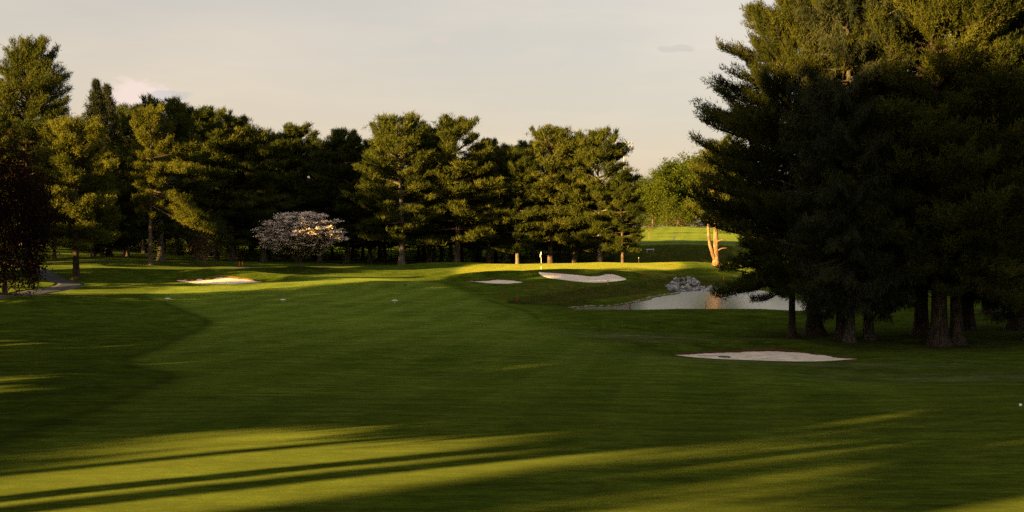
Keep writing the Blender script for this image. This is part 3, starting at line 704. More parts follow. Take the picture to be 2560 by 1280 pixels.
# big near trees
LIMBS = []
lr = np.random.default_rng(77)
for tip, Ll in ((20.4, 4.6), (19.3, 4.7), (18.2, 6.1), (17.1, 5.4), (16.0, 6.2), (15.1, 7.1), (13.9, 6.7), (13.1, 7.2), (12.3, 7.6), (11.2, 6.9), (10.1, 7.2), (9.2, 7.0), (8.3, 8.0), (7.4, 7.4), (6.6, 4.9), (5.2, 4.7), (4.2, 5.2), (3.2, 5.9), (2.3, 6.4), (2.0, 6.0)):
    hi = tip > 7
    LIMBS.append((tip - (.16 if hi else -.30) * Ll + (.25 if not hi else 0), -math.pi / 2 + lr.uniform(-.16, .16), Ll * .97, math.radians(-3 if hi else -19) + lr.normal(0, .03), .62 if hi else .10))
    if lr.random() < .6: LIMBS.append((tip - (.14 if hi else -.28) * Ll + .3, -math.pi / 2 + lr.choice([-1, 1]) * lr.uniform(.35, .6), Ll * .95, math.radians(-2 if hi else -17), .6 if hi else .15))
NEAR = dict(ln=.26, wd=.05, jit=.10, wj=.10)
nt_ += conifer('near_pine', 29, 5.7, ([0,.12,.35,.5,.6,.7,.85,1],[.80,.95,1,.95,.82,.62,.46,.2]), 3.6, 19, 8, ([0,.4,1],[-13,0,50]), .85, .46, 'pine_near', 'bark_dark', 21, flare=2.1, extra=LIMBS, ntwig=18, ntri=13, hole=.10, ups=.45, **NEAR)
nt_ += conifer('near_spruce', 28, 4.2, colm, 2.7, 30, 9, ([0,.5,1],[-22,-8,40]), .55, .31, 'spruce', 'bark_spruce', 22, ntwig=16, ntri=11, style='droop', spread=.42, hole=.1, **NEAR)
nt_ += conifer('near_pine_b', 30, 6.0, ([0,.1,.5,.75,.9,1],[.8,1,.95,.8,.6,.2]), 3.3, 19, 8, ([0,.4,1],[-14,4,50]), .6, .42, 'pine_near', 'bark_dark', 23, flare=2.0, ntwig=17, ntri=13, hole=.12, ups=.6, **NEAR)
open('/tmp/tris.txt', 'w').write(str({k: len(v[1].polygons) for k, v in PROTO.items()}) + str(nt_))
broadleaf('maple', 12, 6.3, 6.6, 5.9, .32, 'leaf_red', 'bark', 31, 520, 60, .26, 1.1, up=.5, cut=-.85, hollow=.3)
broadleaf('round_tree', 9, 4.4, 3.4, 4.7, .16, 'leaf_dull', 'bark_tan', 32, 300, 60, .16, .7, stems=4, cut=-.55, up=.6)
broadleaf('far_oak', 16, 6.5, 7, 9, .35, 'leaf', 'bark', 33, 420, 60, .40, 1.2, up=.4, cut=-.9)
broadleaf('far_lime', 13, 6, 5.5, 7, .3, 'leaf_yellow', 'bark', 34, 340, 55, .40, 1.2, up=.4, cut=-.9)
broadleaf('young_tree', 5, 1.9, 1.7, 3.4, .09, 'leaf_yellow', 'bark_tan', 35, 60, 30, .18, .5, up=.4)
broadleaf('shrub', 5, 3.6, 2.9, 2.4, .12, 'leaf_yellow', 'bark', 36, 160, 40, .22, .8, up=.3, cut=-.9)
broadleaf('laurel', 3, 2.0, 1.5, 1.3, .06, 'leaf_dull', 'bark', 37, 90, 40, .14, .5, up=.3, cut=-.9)

used_names = {}
def tree(key, name, x, y, H=None, rot=0.0, wide=1.0, label='', cat='tree', group=None, z=None, tilt=0):
    tm, cm, H0 = PROTO[key]; s = (H or H0) / H0
    t = link(name, None, label=label, cat=cat, group=group, loc=(x, y, (gz(x, y) if z is None else z) - .05))
    t.rotation_euler = (tilt, 0, rot); t.scale = (s * wide, s * wide, s)
    link('trunk', tm, parent=t); link('crown', cm, parent=t)
    return t
def tree_px(key, name, px, top, D, rot=0, wide=1.0, label='', group=None, cat='tree'):
    top = top + (24 if key in ('pine_a', 'pine_b', 'pine_c', 'pine_d', 'limb_pine', 'pad_pine') else 42 if key == 'tall_pine' else 0)   # limb tips rise above the leader
    x = (px - 1280) / F * D; g = gz(x, D); H = (CZ - (top - HY) / F * D) - g
    return tree(key, name, x, D, H, rot, wide, label, cat, group)

rnd = random.Random(4)
G_edge = 'pines along the forest edge'
# --- front of the forest, left to right: (key, name, px, top row, D, rot, wide, label)
front = [
 ('tall_pine', 'pine_tree', 72, 98, 152, .6, 1.0, 'tallest left pine, loose see-through crown with one long bare bough reaching right'),
 ('spruce_far', 'spruce_tree', 232, 203, 168, .3, 1.0, 'pointed dark spruce directly right of the tallest left pine'),
 ('spruce_far', 'spruce_tree', 272, 216, 172, 2.1, 1.1, 'second pointed spruce, its tip beside the pink cloud'),
 ('pine_d', 'pine_tree', 316, 268, 178, 1.1, 1.0, 'narrow dark pine between the spruces and the round-topped pine'),
 ('pine_a', 'pine_tree', 402, 256, 165, 2.0, 1.05, 'round-topped dark pine towering behind the pine with golden limbs'),
 ('pine_b', 'pine_tree', 492, 274, 180, .2, 1.1, 'pine with a spiky flat top right of the round-topped pine'),
 ('pine_c', 'pine_tree', 582, 288, 182, 1.4, 1.15, 'broad fuzzy pine behind the small round tree'),
 ('pine_a', 'pine_tree', 660, 330, 184, 3.3, 1.1, 'shaded pine whose trunk stands left of the white dogwood'),
 ('pine_b', 'pine_tree', 742, 314, 188, 2.6, 1.0, 'pine with a ragged two-pronged top above the white dogwood'),
 ('pine_d', 'pine_tree', 800, 350, 186, .9, 1.0, 'lower dark pine just right above the white dogwood'),
 ('pine_c', 'pine_tree', 868, 320, 186, 4.0, 1.15, 'pine with bright sky gaps through its middle'),
 ('pine_a', 'pine_tree', 1004, 296, 176, 5.0, 1.15, 'sunlit dome-shaped pine with the pale grey flared trunk'),
 ('pine_b', 'pine_tree', 1142, 298, 180, .5, 1.2, 'tall sunlit pine with a split crown right of the dome-shaped pine'),
 ('pine_c', 'pine_tree', 1222, 342, 184, 1.9, .95, 'pine with a lone side spire right of the split-crowned pine'),
 ('pine_a', 'pine_tree', 1294, 372, 182, 2.8, .9, 'shortest of the sunlit pines, directly above the white flag'),
 ('pine_b', 'pine_tree', 1376, 320, 184, 3.9, 1.15, 'sunlit pine with an orange-lit trunk right of the flag'),
 ('pine_c', 'pine_tree', 1436, 340, 186, 2.2, 1.0, 'sunlit pine filling the middle of the group right of the flag'),
 ('pine_a', 'pine_tree', 1500, 330, 183, 4.4, 1.1, 'last tall pine before the open gap, under the floodlight mast'),
 ('pine_b', 'pine_tree', 1556, 425, 180, 5.3, .95, 'short leaning-bough pine at the edge of the open gap'),
 ('pine_c', 'pine_tree', 925, 345, 190, 1.2, 1.0, 'dark pine just left of the sunlit dome-shaped pine'),
 ('pine_d', 'pine_tree', 1074, 322, 189, 2.2, 1.0, 'dark pine top filling the notch between the dome-shaped and split-crowned pines'),
 ('pine_a', 'pine_tree', 1258, 364, 189, .4, .9, 'shaded pine left behind the shortest sunlit pine'),
 ('pine_d', 'pine_tree', 1330, 352, 190, 4.2, .9, 'dark pine behind the flag, right of the shortest sunlit pine'),
 ('pine_c', 'pine_tree', 700, 330, 191, 5.2, 1.0, 'dark pine above the left half of the white dogwood'),
 ('pine_a', 'pine_tree', 540, 284, 188, 4.9, .9, 'pine whose tip stands between the flat-topped and the broad fuzzy pine'),
 ('pine_d', 'pine_tree', 1086, 410, 190, .3, 1.0, 'dark low pine between the dome-shaped and the split-crowned pine'),
]
for key, name, px, top, D, rot, wide, lab in front:
    tree_px(key, name, px, top, D, rot, wide * (1.0 if 'spruce' in key or 'tall' in key else 1.22), lab, G_edge)
# shaded ranks behind: nothing tells them apart
for i in range(34):
    px = 20 + i * 47 + rnd.uniform(-12, 12)
    if px > 1560: break
    top = np.interp(px, [0, 250, 500, 800, 1100, 1300, 1450, 1560], [300, 320, 345, 372, 385, 405, 400, 470]) + rnd.uniform(-15, 30)
    tree_px(rnd.choice(['pine_d', 'pine_b', 'pine_d', 'pine_c']), 'pine_tree', px, top, rnd.uniform(200, 212), rnd.random() * 6.28, 1.2, 'dark pine in the back rank of the forest, only glimpsed between trunks', 'back rank pines')
for i in range(20):
    px = 0 + i * 80 + rnd.uniform(-12, 12)
    tree_px('pine_d', 'pine_tree', px, np.interp(px, [0, 800, 1560], [400, 460, 490]), rnd.uniform(226, 240), rnd.random() * 6.28, 1.6, 'dark pine in the back rank of the forest, only glimpsed between trunks', 'back rank pines')
# low dark evergreens closing the gaps under the crowns
for i, px in enumerate(range(455, 1540, 64)):
    if 640 < px < 700: pass
    tree_px('laurel', 'evergreen_bush', px + rnd.uniform(-14, 14), rnd.uniform(575, 606), rnd.uniform(196, 202), rnd.random() * 6, 1.3, 'evergreen bush added to darken the gap under the left pines', 'bushes under the forest pines', 'bush')

for i, px in enumerate(range(-20, 470, 36)):  # added bushes make a dark band behind the left lawn
    tree_px('laurel', 'evergreen_bush', px + rnd.uniform(-10, 10), rnd.uniform(545, 575), rnd.uniform(206, 214), rnd.random() * 6, 1.0, 'evergreen bush added to darken the gap under the left pines', 'bushes under the forest pines', 'bush')
# --- left foreground trees
tree_px('maple', 'maple_tree', 12, 372, 104, .4, .66, 'dark copper-leaved maple with its crown hanging low at the left edge')
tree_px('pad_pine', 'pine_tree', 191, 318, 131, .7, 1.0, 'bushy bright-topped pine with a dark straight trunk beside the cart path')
# the pine with golden limbs: its own limbs to the right
az90 = math.pi / 2
conifer('limb_pine', 20, 4.0, ([0,.3,.6,.85,1],[.5,.7,1,.95,.6]), 6.5, 11, 6, ([0,.5,1],[-10,10,45]), .35, .36, 'pine_sunlit', 'bark', 41, ntwig=13, hole=.12, ln=.36, wd=.075, ntri=15, spread=.9, ups=.7, jit=.2, bend=.008,
        extra=[(10.2, az90, 6.5, math.radians(-8), -.5), (9.6, az90 - .2, 9.2, math.radians(-16), -.25), (9.9, az90 + .25, 8.2, math.radians(-14), -.3), (13, az90, 7.8, math.radians(6), -.2), (12.4, az90 + .3, 7.2, math.radians(4), -.3),
               (14.5, az90 - .2, 7.0, math.radians(12), 0), (9.0, az90 - .1, 8.0, math.radians(-28), -.1), (8.6, az90 - .35, 9.8, math.radians(-24), .2), (8.2, az90 + .1, 10.2, math.radians(-22), .3)])
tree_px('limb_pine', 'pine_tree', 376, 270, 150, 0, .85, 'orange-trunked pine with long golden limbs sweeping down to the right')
tree_px('round_tree', 'crabapple_tree', 510, 520, 158, 1.0, 1.0, 'small round tree with forked tan stems below the golden limbs')
tree_px('pine_d', 'pine_tree', 268, 360, 176, 1.0, 1.2, 'low dark pine behind the grey post on the left lawn')
tree_px('pine_d', 'pine_tree', 136, 380, 160, 2.0, 1.1, 'pine with a sun-struck trunk directly behind the copper maple')
tree_px('pine_c', 'pine_tree', -40, 250, 140, 2.0, 1.2, 'tall shaded pine behind the copper maple at the left edge')
tree_px('far_oak', 'oak_tree', 330, 560, 235, 2.0, 1.0, 'faint green broadleaf tree seen under the left pines')

# --- dogwood: flat layers of white bracts
def dogwood():
    rng = np.random.default_rng(8); mb = MB(); H = 7.0
    mb.tube([(0, 0, -.4), (0, 0, 0), (.05, 0, .5), (.1, .05, 1.3), (.05, 0, 2.2)], [.30, .24, .2, .18, .13], 8)
    fl = []; gl = []
    for i in range(150):
        az = rng.random() * 6.28; u = rng.random(); h = 2.35 + 3.95 * u
        R = 5.0 * np.interp(u, [0, .2, .5, .8, 1], [.62, .95, 1, .78, .30]) * (.8 + .25 * rng.random())
        p0 = np.array([.07, .02, 1.4 + .7 * rng.random()]); e = np.array([math.cos(az) * R, math.sin(az) * R, h])
        pts = [p0 + (e - p0) * t + np.array([0, 0, -.35 * math.sin(3.14 * t) + .0]) for t in np.linspace(0, 1, 6)]
        mb.tube(pts, [.055 * (1 - .8 * k / 5) for k in range(6)], 4, cap=False)
        for t in np.linspace(.35, 1, 9):
            c = p0 + (e - p0) * t + np.array([0, 0, -.35 * math.sin(3.14 * t)])
            for _ in range(4):
                k = c + rng.normal(0, .36, 3) * [1, 1, .34]
                (fl if rng.random() < .62 else gl).append(k); gl.append(k + [0, 0, -.10])
    fl = np.array(fl); gl = np.array(gl)
    c = np.repeat(fl, 20, 0) + rng.normal(0, .20, (len(fl) * 20, 3)) * [1, 1, .30]
    v, tt = leaf_quads(c, .135, rng, .5, aspect=.9); bl = new_mesh('blossom', v, np.arange(len(v)).reshape(-1, 4), 4, M['blossom'], attrs={'tint': tt})
    c = np.repeat(gl, 12, 0) + rng.normal(0, .2, (len(gl) * 12, 3)) * [1, 1, .3]
    v, tt = leaf_quads(c, .15, rng, 1.4); cm = new_mesh('crown', v, np.arange(len(v)).reshape(-1, 4), 4, M['leaf_dull'], attrs={'tint': tt})
    D = 150; x = (750 - 1280) / F * D; t = link('dogwood_tree', None, label='white flowering dogwood, wide and flat-layered, alone before the forest', cat='tree', loc=(x, D, gz(x, D) - .05))
    s = ((672 - 530) / F * D) / 6.55; t.scale = (s, s, s)
    link('trunk', mb.mesh('trunk', M['bark'], True), parent=t); link('crown', cm, parent=t); link('blossom', bl, parent=t)
dogwood()

# --- beyond the gap
tree_px('far_lime', 'broadleaf_tree', 1632, 446, 400, 1, 1.0, 'yellow-green broadleaf tree at the left of the far gap')
tree_px('far_oak', 'broadleaf_tree', 1706, 394, 425, 2, 1.1, 'tallest bright green broadleaf tree on the far hilltop')
tree_px('far_oak', 'broadleaf_tree', 1668, 420, 418, 4, 1.1, 'bright green broadleaf tree between the yellow one and the tallest one')
tree_px('far_oak', 'broadleaf_tree', 1780, 380, 415, 3, 1.1, 'green broadleaf tree on the far hilltop behind the double-trunked pine')
tree_px('shrub', 'large_shrub', 1693, 498, 392, 1, 1.0, 'rounded olive shrub at the top of the far lit lawn', cat='shrub')
tree_px('pine_d', 'pine_tree', 1585, 470, 330, 1, 1.2, 'dark pine in the shadow at the left of the far lawn')
tree_px('young_tree', 'young_tree', 1623, 548, 285, 1, 1.0, 'young thin-stemmed tree on the far lit lawn')
for i in range(9):
    tree_px(['far_oak', 'far_lime', 'pine_c'][i % 3], 'hedgerow_tree', 1560 + i * 130, 440 + (i * 37) % 50, 450 + (i * 17) % 30, i, 1.5, 'far hedgerow tree behind the golf course, seen through branches', 'far hedgerow trees')

for i in range(12):
    tree_px('shrub', 'hedgerow_shrub', 1545 + i * 30, 535 + (i * 23) % 18, 436 + (i * 7) % 9, i * 1.3, 1.6, 'far hedgerow shrub closing the view under the hilltop trees', 'far hedgerow shrubs', 'shrub')
# --- double-trunked pine lit orange
def double_pine():
    rng = np.random.default_rng(51); D = 165; x = (1787 - 1280) / F * D
    conifer('double_crown', 15.5, 5.2, ([0,.3,.7,1],[.8,1,.95,.45]), 5.8, 12, 7, ([0,.5,1],[-4,8,45]), .4, .42, 'pine', 'bark_tan', 52, ntwig=12, hole=.1, ln=.42, wd=.08, ntri=13, spread=.7, flare=1.9, bend=.006, lop=(az90, .25))
    t = tree_px('double_crown', 'pine_tree', 1790, 378, D, 0, 1.0, 'double-trunked pine lit bright orange beside the green')
    mb = MB()
    mb.tube([(-.1, -.1, .7), (-.45, -.2, 1.6), (-.85, -.2, 2.9), (-1.0, -.1, 4.2), (-1.1, 0, 6.0), (-1.0, .2, 8.5)], [.28, .24, .21, .19, .15, .08], 8)
    link('second_stem', mb.mesh('second_stem', M['bark_tan'], True), parent=t)
    for st in ([(.1, -.2, 3.4), (.8, -.4, 3.6), (1.3, -.5, 3.55)], [(.1, -.2, 2.1), (.7, -.4, 2.45), (1.5, -.6, 2.5)]):
        mb = MB(); mb.tube(st, [.09, .07, .03], 6); link('bare_stub', mb.mesh('bare_stub', M['bark_tan'], True), parent=t)
double_pine()

# --- big trees on the right
G_r = 'big conifers at the right of the pond'
right = [
 ('near_pine', 'pine_tree', 2037, 74.5, 29, 0, 1.0, 'huge pine with the widest flared base and boughs reaching left over the pond'),
 ('near_pine_b', 'pine_tree', 1980, 73.0, 25, 1.2, .62, 'slim pine, leftmost trunk of the right grove'),
 ('near_pine_b', 'pine_tree', 2101, 71.0, 27, 2.2, .7, 'dark pine trunk pressed against the pale-barked spruce'),
 ('near_spruce', 'spruce_tree', 2124, 69.5, 25.5, .4, 1.0, 'drooping spruce with pale speckled bark in front of the right grove'),
 ('near_spruce', 'spruce_tree', 2172, 71.5, 27, 2.9, 1.0, 'dark spruce directly right of the pale-barked spruce'),
 ('near_pine_b', 'pine_tree', 2303, 73.6, 29, 4.0, 1.0, 'pine left of the pair of close trunks at the front right'),
 ('near_pine', 'pine_tree', 2347, 68.5, 30, 2.0, .95, 'thick dark trunk standing furthest forward in the right grove'),
 ('near_pine_b', 'pine_tree', 2392, 68.9, 28, 5.5, .9, 'pine close behind right of the most forward thick trunk'),
 ('near_pine_b', 'pine_tree', 2418, 77.0, 30, .9, 1.0, 'broad-based pine standing back behind the forward pair'),
 ('near_pine', 'pine_tree', 2545, 77.5, 31, 3.6, 1.0, 'pine at the right edge with a leaning golden bough'),
 ('near_spruce', 'spruce_tree', 2572, 70.5, 24, 1.6, 1.1, 'spruce half cut off by the right edge of the view'),
]
for key, name, px, D, H, rot, wide, lab in right:
    tree(key, name, (px - 1280) / F * D, D, H, rot, wide, lab, 'tree', G_r)
for i, (px, D, H) in enumerate(((2470, 96, 27), (2640, 90, 27), (2740, 80, 29))):
    tree('near_pine_b', 'pine_tree', (px - 1280) / F * D, D, H, i * 1.7, 1.0, 'shaded pine deep inside the right grove', 'tree', 'pines deep in the right grove')
for i, (px, D) in enumerate(((2100, 172), (2230, 178), (2350, 170), (2480, 175), (1960, 185), (2620, 170))):
    tree_px(['far_lime', 'far_oak', 'shrub'][i % 3], 'broadleaf_tree', px, 500 + (i * 41) % 90, D, i * 2.0, 1.0, 'sunlit broadleaf tree across the pond, seen in glints through the grove', 'sunlit trees behind the grove')

# --- trees outside the view that throw the shade: rows along the left of the hole and behind the tee
lx, ly = math.sin(a_), math.cos(a_)          # heading of the light
rnd_row = random.Random(9)
def from_qt(q, t): return (-ly * q + lx * t, lx * q + ly * t)
sh = 'unseen shade-throwing pine left of the fairway'
def shade(q, t, H, key='pine_b', wide=1.2, rot=None):
    x, y = from_qt(q, t)
    tree(key, 'pine_tree', x, y, H, rnd_row.random() * 6.28 if rot is None else rot, wide, sh, 'tree', 'row of pines left of the fairway')
q_ = 25.6
while q_ < 101:
    t = .25 * q_ - 15
    hh = 21.5 if q_ < 66 else 23
    shade(q_, t, hh + 3 * rnd_row.random(), rnd_row.choice(['pine_a', 'pine_b', 'pine_c']), 1.25)
    shade(q_ + 3.5, t - 9, hh + 1 + 3 * rnd_row.random(), rnd_row.choice(['pine_a', 'pine_c']), 1.25)
    q_ += 7.0
for q_, t, H in ((107.0, 15, 15.5), (128, 4, 12), (131.5, 29, 15), (131.5, 19, 17), (134.5, 24, 18), (119.5, 25, 9.5), (137, 2, 9), (150, 8, 20), (158, 2, 19), (166, 6, 20), (174, 14, 22), (181, 6, 24), (188, 16, 23), (196, 8, 24), (205, 18, 23)):  # unseen pines added singly to shade maple, dogwood, left bunker and lawn
    shade(q_, t, H, 'pine_b', 1.2)
# high-crowned trees whose bare trunks stripe the foreground
conifer('bare_pine', 20, 4.8, ([0,.3,.7,1],[.9,1,.8,.2]), 8.2, 11, 7, EL, .5, .38, 'pine', 'bark', 61, ntwig=11, hole=.05, ln=.5, wd=.10, ntri=11, bend=.004, flare=1.3)
NEAR_ROW = [('bare_pine', 18.2, -22, 22, 4.622, 1.0), ('bare_pine', 16.9, -30, 22, 5.311, 1.0), ('bare_pine', 14.4, -19, 22, 3.279, 1.0), ('bare_pine', 9.0, -36, 22, 3.55, 1.0), ('bare_pine', 2.0, -36, 22, 4.319, 1.0), ('bare_pine', -6, -37, 22, 5.447, 1.0), ('bare_pine', 13, -41, 22, 0.691, 1.0), ('bare_pine', 21, -38, 22, 5.537, 1.0), ('bare_pine', 17.2, -42, 22, 2.296, 1.0), ('pine_b', 27.8, -32, 21, 0.913, 1.2), ('pine_b', 26.4, -42, 22, 5.901, 1.2), ('pine_b', 34, -34, 22, 4.519, 1.2)]
for key_, q_, t, H, r_, w_ in NEAR_ROW:  # all unseen; beyond the stripe trunks, pines added for their canopy shade
    shade(q_, t, H, key_, w_, r_)

# ------------------------------------------------------------------ stones
def stone_mesh(seed, sz=1.0):
    rng = np.random.default_rng(seed); import bmesh
    bm = bmesh.new(); bmesh.ops.create_icosphere(bm, subdivisions=1, radius=.5)
    ax = rng.uniform(.7, 1.25, 3)
    for v in bm.verts:
        v.co = Vector([v.co[i] * ax[i] for i in range(3)]) * rng.uniform(.82, 1.12)
    me = bpy.data.meshes.new('stone'); bm.to_mesh(me); bm.free(); return me
def mat_stone(name, c1, c2):
    m = mat_bark(name, c1, c2, 3); return m
def mat_rock(name, c1, c2, lo=.45, hi=1.25):
    m = mat_bark(name, c1, c2, 3); t = m.node_tree; b = t.nodes['Principled BSDF']; src = b.inputs['Base Color'].links[0].from_socket
    oi = t.nodes.new('ShaderNodeObjectInfo'); mr = t.nodes.new('ShaderNodeMapRange'); t.links.new(oi.outputs['Random'], mr.inputs[0]); mr.inputs[3].default_value = lo; mr.inputs[4].default_value = hi
    mx = t.nodes.new('ShaderNodeMixRGB'); mx.blend_type = 'MULTIPLY'; mx.inputs[0].default_value = 1; t.links.new(src, mx.inputs[1]); t.links.new(mr.outputs[0], mx.inputs[2]); t.links.new(mx.outputs[0], b.inputs['Base Color'])
    return m
M['stone_grey'] = mat_rock('limestone', (.20, .21, .23), (.52, .52, .54)); M['stone_tan'] = mat_rock('tan_stone', (.26, .22, .16), (.50, .43, .32), .5, 1.3)
gs = []; ts = []
for i in range(6):
    s = stone_mesh(i); s.materials.append(M['stone_grey']); gs.append(s); s2 = stone_mesh(i + 10); s2.materials.append(M['stone_tan']); ts.append(s2)
pile = link('rock_pile', None, label='pile of grey broken rocks on the far bank of the pond', cat='rock pile', loc=(0, 0, 0))
for i in range(292):
    u = rnd.random(); px = 1668 + 165 * u ** 1.1
    lo = np.interp(px, [1668, 1700, 1760, 1830], [135.5, 137.5, 140, 141.5]); hi = np.interp(px, [1668, 1690, 1710, 1740, 1765, 1790, 1830], [141, 149, 150.5, 148.5, 144.8, 145.5, 146])
    D = lo + (hi - lo) * rnd.random(); x = (px - 1280) / F * D
    o = link('rock', rnd.choice(gs), parent=pile); s = rnd.choice((.3, .42, .5, .62, .85)) * rnd.uniform(.8, 1.1)
    o.location = (x, D, gz(x, D) + .18 * s); o.scale = (s * 1.1, s * 1.1, s * .85); o.rotation_euler = (rnd.random() * 6, rnd.random() * 6, rnd.random() * 6)
edge = link('stone_edging', None, label='line of small pale stones along the near water edge of the bank', cat='stone edging', loc=(0, 0, 0))
# follow the waterline
cnt = 0
xs = np.linspace(3, 26, 125)
for i, x in enumerate(xs):
    yy = np.arange(100, 146, .15); zz = ground_h(np.full_like(yy, x), yy); k = np.where((zz[:-1] < WZ) & (zz[1:] >= WZ))[0]
    if not len(k): continue
    y = yy[k[-1]]
    if cnt >= 290: break
    for _ in range(1 if x > 10 else 1):
        o = link('stone', rnd.choice(ts), parent=edge); s = rnd.uniform(.18, .42) + .25 * (x > 17) * rnd.random()
        o.location = (x + rnd.uniform(-.08, .08), y + rnd.uniform(-.2, .9), WZ + .02 + .05 * rnd.random()); o.scale = (s * 1.4, s, s * .55); o.rotation_euler = (0, 0, rnd.random() * 6); cnt += 1

# ------------------------------------------------------------------ rough plants on bank and far slope: tufts of long grass
def grass_tufts(name, n, fx, mat_, ln, label, seed, ntri=9):
    rng = np.random.default_rng(seed); xy = np.array([fx(rng) for _ in range(n)]); z = ground_h(xy[:, 0], xy[:, 1])
    cen = np.stack([xy[:, 0], xy[:, 1], z + .02], -1); d = np.tile([0, 0, 1.0], (n, 1))
    v, tt = tri_tufts(cen, d, ntri, ln, ln * .16, .38, ln * .35, rng)
    v[:, 2] = np.maximum(v[:, 2], np.repeat(z, ntri * 3) - .05)
    link(name, new_mesh(name, v, np.arange(len(v)).reshape(-1, 3), 3, mat_, attrs={'tint': tt}), label=label, kind='stuff')
def f_bank(rng):
    while True:
        px = rng.uniform(1270, 1860); D = rng.uniform(105, 151); x = (px - 1280) / F * D
        lo = np.interp(px, [1270, 1440, 1560, 1680, 1860], [105, 106, 120, 138, 142]); hi = np.interp(px, [1270, 1350, 1460, 1560, 1640, 1700, 1860], [110, 118, 126, 133, 143, 152, 156])
        if lo < D < hi and WZ + .05 < base_h(np.array([x]), np.array([D]))[0]: return x, D
grass_tufts('bank_grass', 7000, f_bank, M['longgrass'], .20, 'long unmown grass on the bank above the pond', 71)
def f_slope(rng):
    px = rng.uniform(1330, 1830); D = rng.uniform(186, 236); return (px - 1280) / F * D, D
grass_tufts('meadow_grass', 7000, f_slope, M['longgrass'], .40, 'long dark meadow grass on the slope behind the green', 72)
def f_near(rng):
    px = rng.uniform(1450, 2250); D = rng.uniform(97.5, 100.5); return (px - 1280) / F * D, D
grass_tufts('verge_grass', 2200, f_near, M['longgrass'], .10, 'ragged grass along the near rim of the pond', 73)

# ------------------------------------------------------------------ small things
M['white'] = mat('white_paint', (.80, .80, .78), .5); M['black'] = mat('black_paint', (.02, .02, .02), .5); M['red'] = mat('red_stake_paint', (.32, .035, .015), .7)
M['orange'] = mat('orange_stake_paint', (.75, .17, .02), .7); M['yellow'] = mat('pale_stake_paint', (.55, .45, .22), .7); M['grey'] = mat('grey_plastic', (.22, .24, .26), .6); M['steel'] = mat('steel', (.26, .25, .24), .5, metal=.3)
M['wood'] = mat('wood', (.30, .19, .11), .8); M['cloth'] = mat('white_cloth', (.82, .82, .80), .8)

# flag
fx, fD = (1353 - 1280) / F * 150, 150.0; fz = gz(fx, fD)
fl = link('flagstick', None, label='white flag hanging limp on a striped pole on the green', cat='golf flag', loc=(fx, fD, fz))
for k in range(6):
    mb = MB(); mb.tube([(0, 0, k * .36), (0, 0, (k + 1) * .36)], .022, 8); link('pole_band', mb.mesh('pole_band', M['white' if k in (0, 2, 3, 5) else 'black']), parent=fl)
mb = MB(); nn = 7; V = []
for i in range(nn + 1):
    for j in range(4):
        t = i / nn; V.append((-.02 - (.08 + .15 * t) * j / 3 * (1 - .25 * (j == 3)), .04 * math.sin(j * 2.4 + t * 3), 2.12 - .62 * t * (1 if j == 0 else .92 + .1 * math.sin(j * 1.7)) - .03 * j))
V2 = [(x, y + .012, z) for x, y, z in V]; m = len(V); fs = [(i*4+j, i*4+j+1, (i+1)*4+j+1, (i+1)*4+j) for i in range(nn) for j in range(3)]
mb.add(V + V2, fs + [tuple(m + k for k in f[::-1]) for f in fs] + [(j, m+j, m+j+1, j+1) for j in range(3)] + [(nn*4+j+1, m+nn*4+j+1, m+nn*4+j, nn*4+j) for j in range(3)])
link('flag', mb.mesh('flag', M['cloth'], True), parent=fl)
mb = MB(); mb.tube([(0, 0, .0), (0, 0, .012)], .055, 12); link('cup_rim', mb.mesh('cup_rim', M['white']), parent=fl)

# stakes
def stake(px, D, h, m, lab, wdt=.10):
    x = (px - 1280) / F * D; s = link('hazard_stake', None, label=lab, cat='stake', group='coloured stakes round the pond', loc=(x, D, max(gz(x, D), WZ - .3)))
    a = MB(); a.box((0, 0, h / 2 - .1), (wdt, wdt * .6, h + .2)); link('post', a.mesh('post', M[m]), parent=s)
    a = MB(); c = wdt / 2; a.add([(-c, -c*.6, h), (c, -c*.6, h), (c, c*.6, h), (-c, c*.6, h), (0, 0, h + .06)], [(0, 1, 4), (1, 2, 4), (2, 3, 4), (3, 0, 4), (3, 2, 1, 0)])
    link('point', a.mesh('point', M[m]), parent=s)
stake(1255, 114, .55, 'red', 'thin red stake nearest the fairway, left of the others')
stake(1293, 107, .62, 'red', 'tallest red stake at the left end of the weedy ditch')
stake(1326, 124, .42, 'red', 'small red stake above the weedy ditch, below the center bunker')
stake(1417, 127, .40, 'red', 'small dark red stake below the middle of the long bunker')
stake(1520, 132, .55, 'orange', 'bright orange stake below the right half of the long bunker')
stake(1612, 142, .6, 'red', 'red stake between the long bunker and the rock pile')
stake(1809, 152, .5, 'orange', 'orange stake on the bank above the right end of the rock pile')
stake(1575, 99, .65, 'red', 'red stake before the left tip of the open water')
stake(1764, 99.5, .9, 'yellow', 'pale yellow stake standing against the bright water')

# white T markers on the fairway
def marker(px, D, lab):
    x = (px - 1280) / F * D; s = link('fairway_marker', None, label=lab, cat='marker', group='white markers across the fairway', loc=(x, D, gz(x, D)))
    a = MB(); a.tube([(0, 0, -.05), (0, 0, .16)], .035, 8); link('stem', a.mesh('stem', M['white']), parent=s)
    a = MB(); a.tube([(0, 0, .15), (0, 0, .18), (0, 0, .235), (0, 0, .26)], [.10, .20, .20, .12], 14); a.box((0, 0, .205), (.5, .07, .07)); link('head', a.mesh('head', M['white']), parent=s)
marker(419, 110, 'white marker on the fairway by the lit strip, left of its row'); marker(707, 106, 'white marker in the middle of the fairway row of three'); marker(987, 103.5, 'white marker nearest the pond in the fairway row of three')
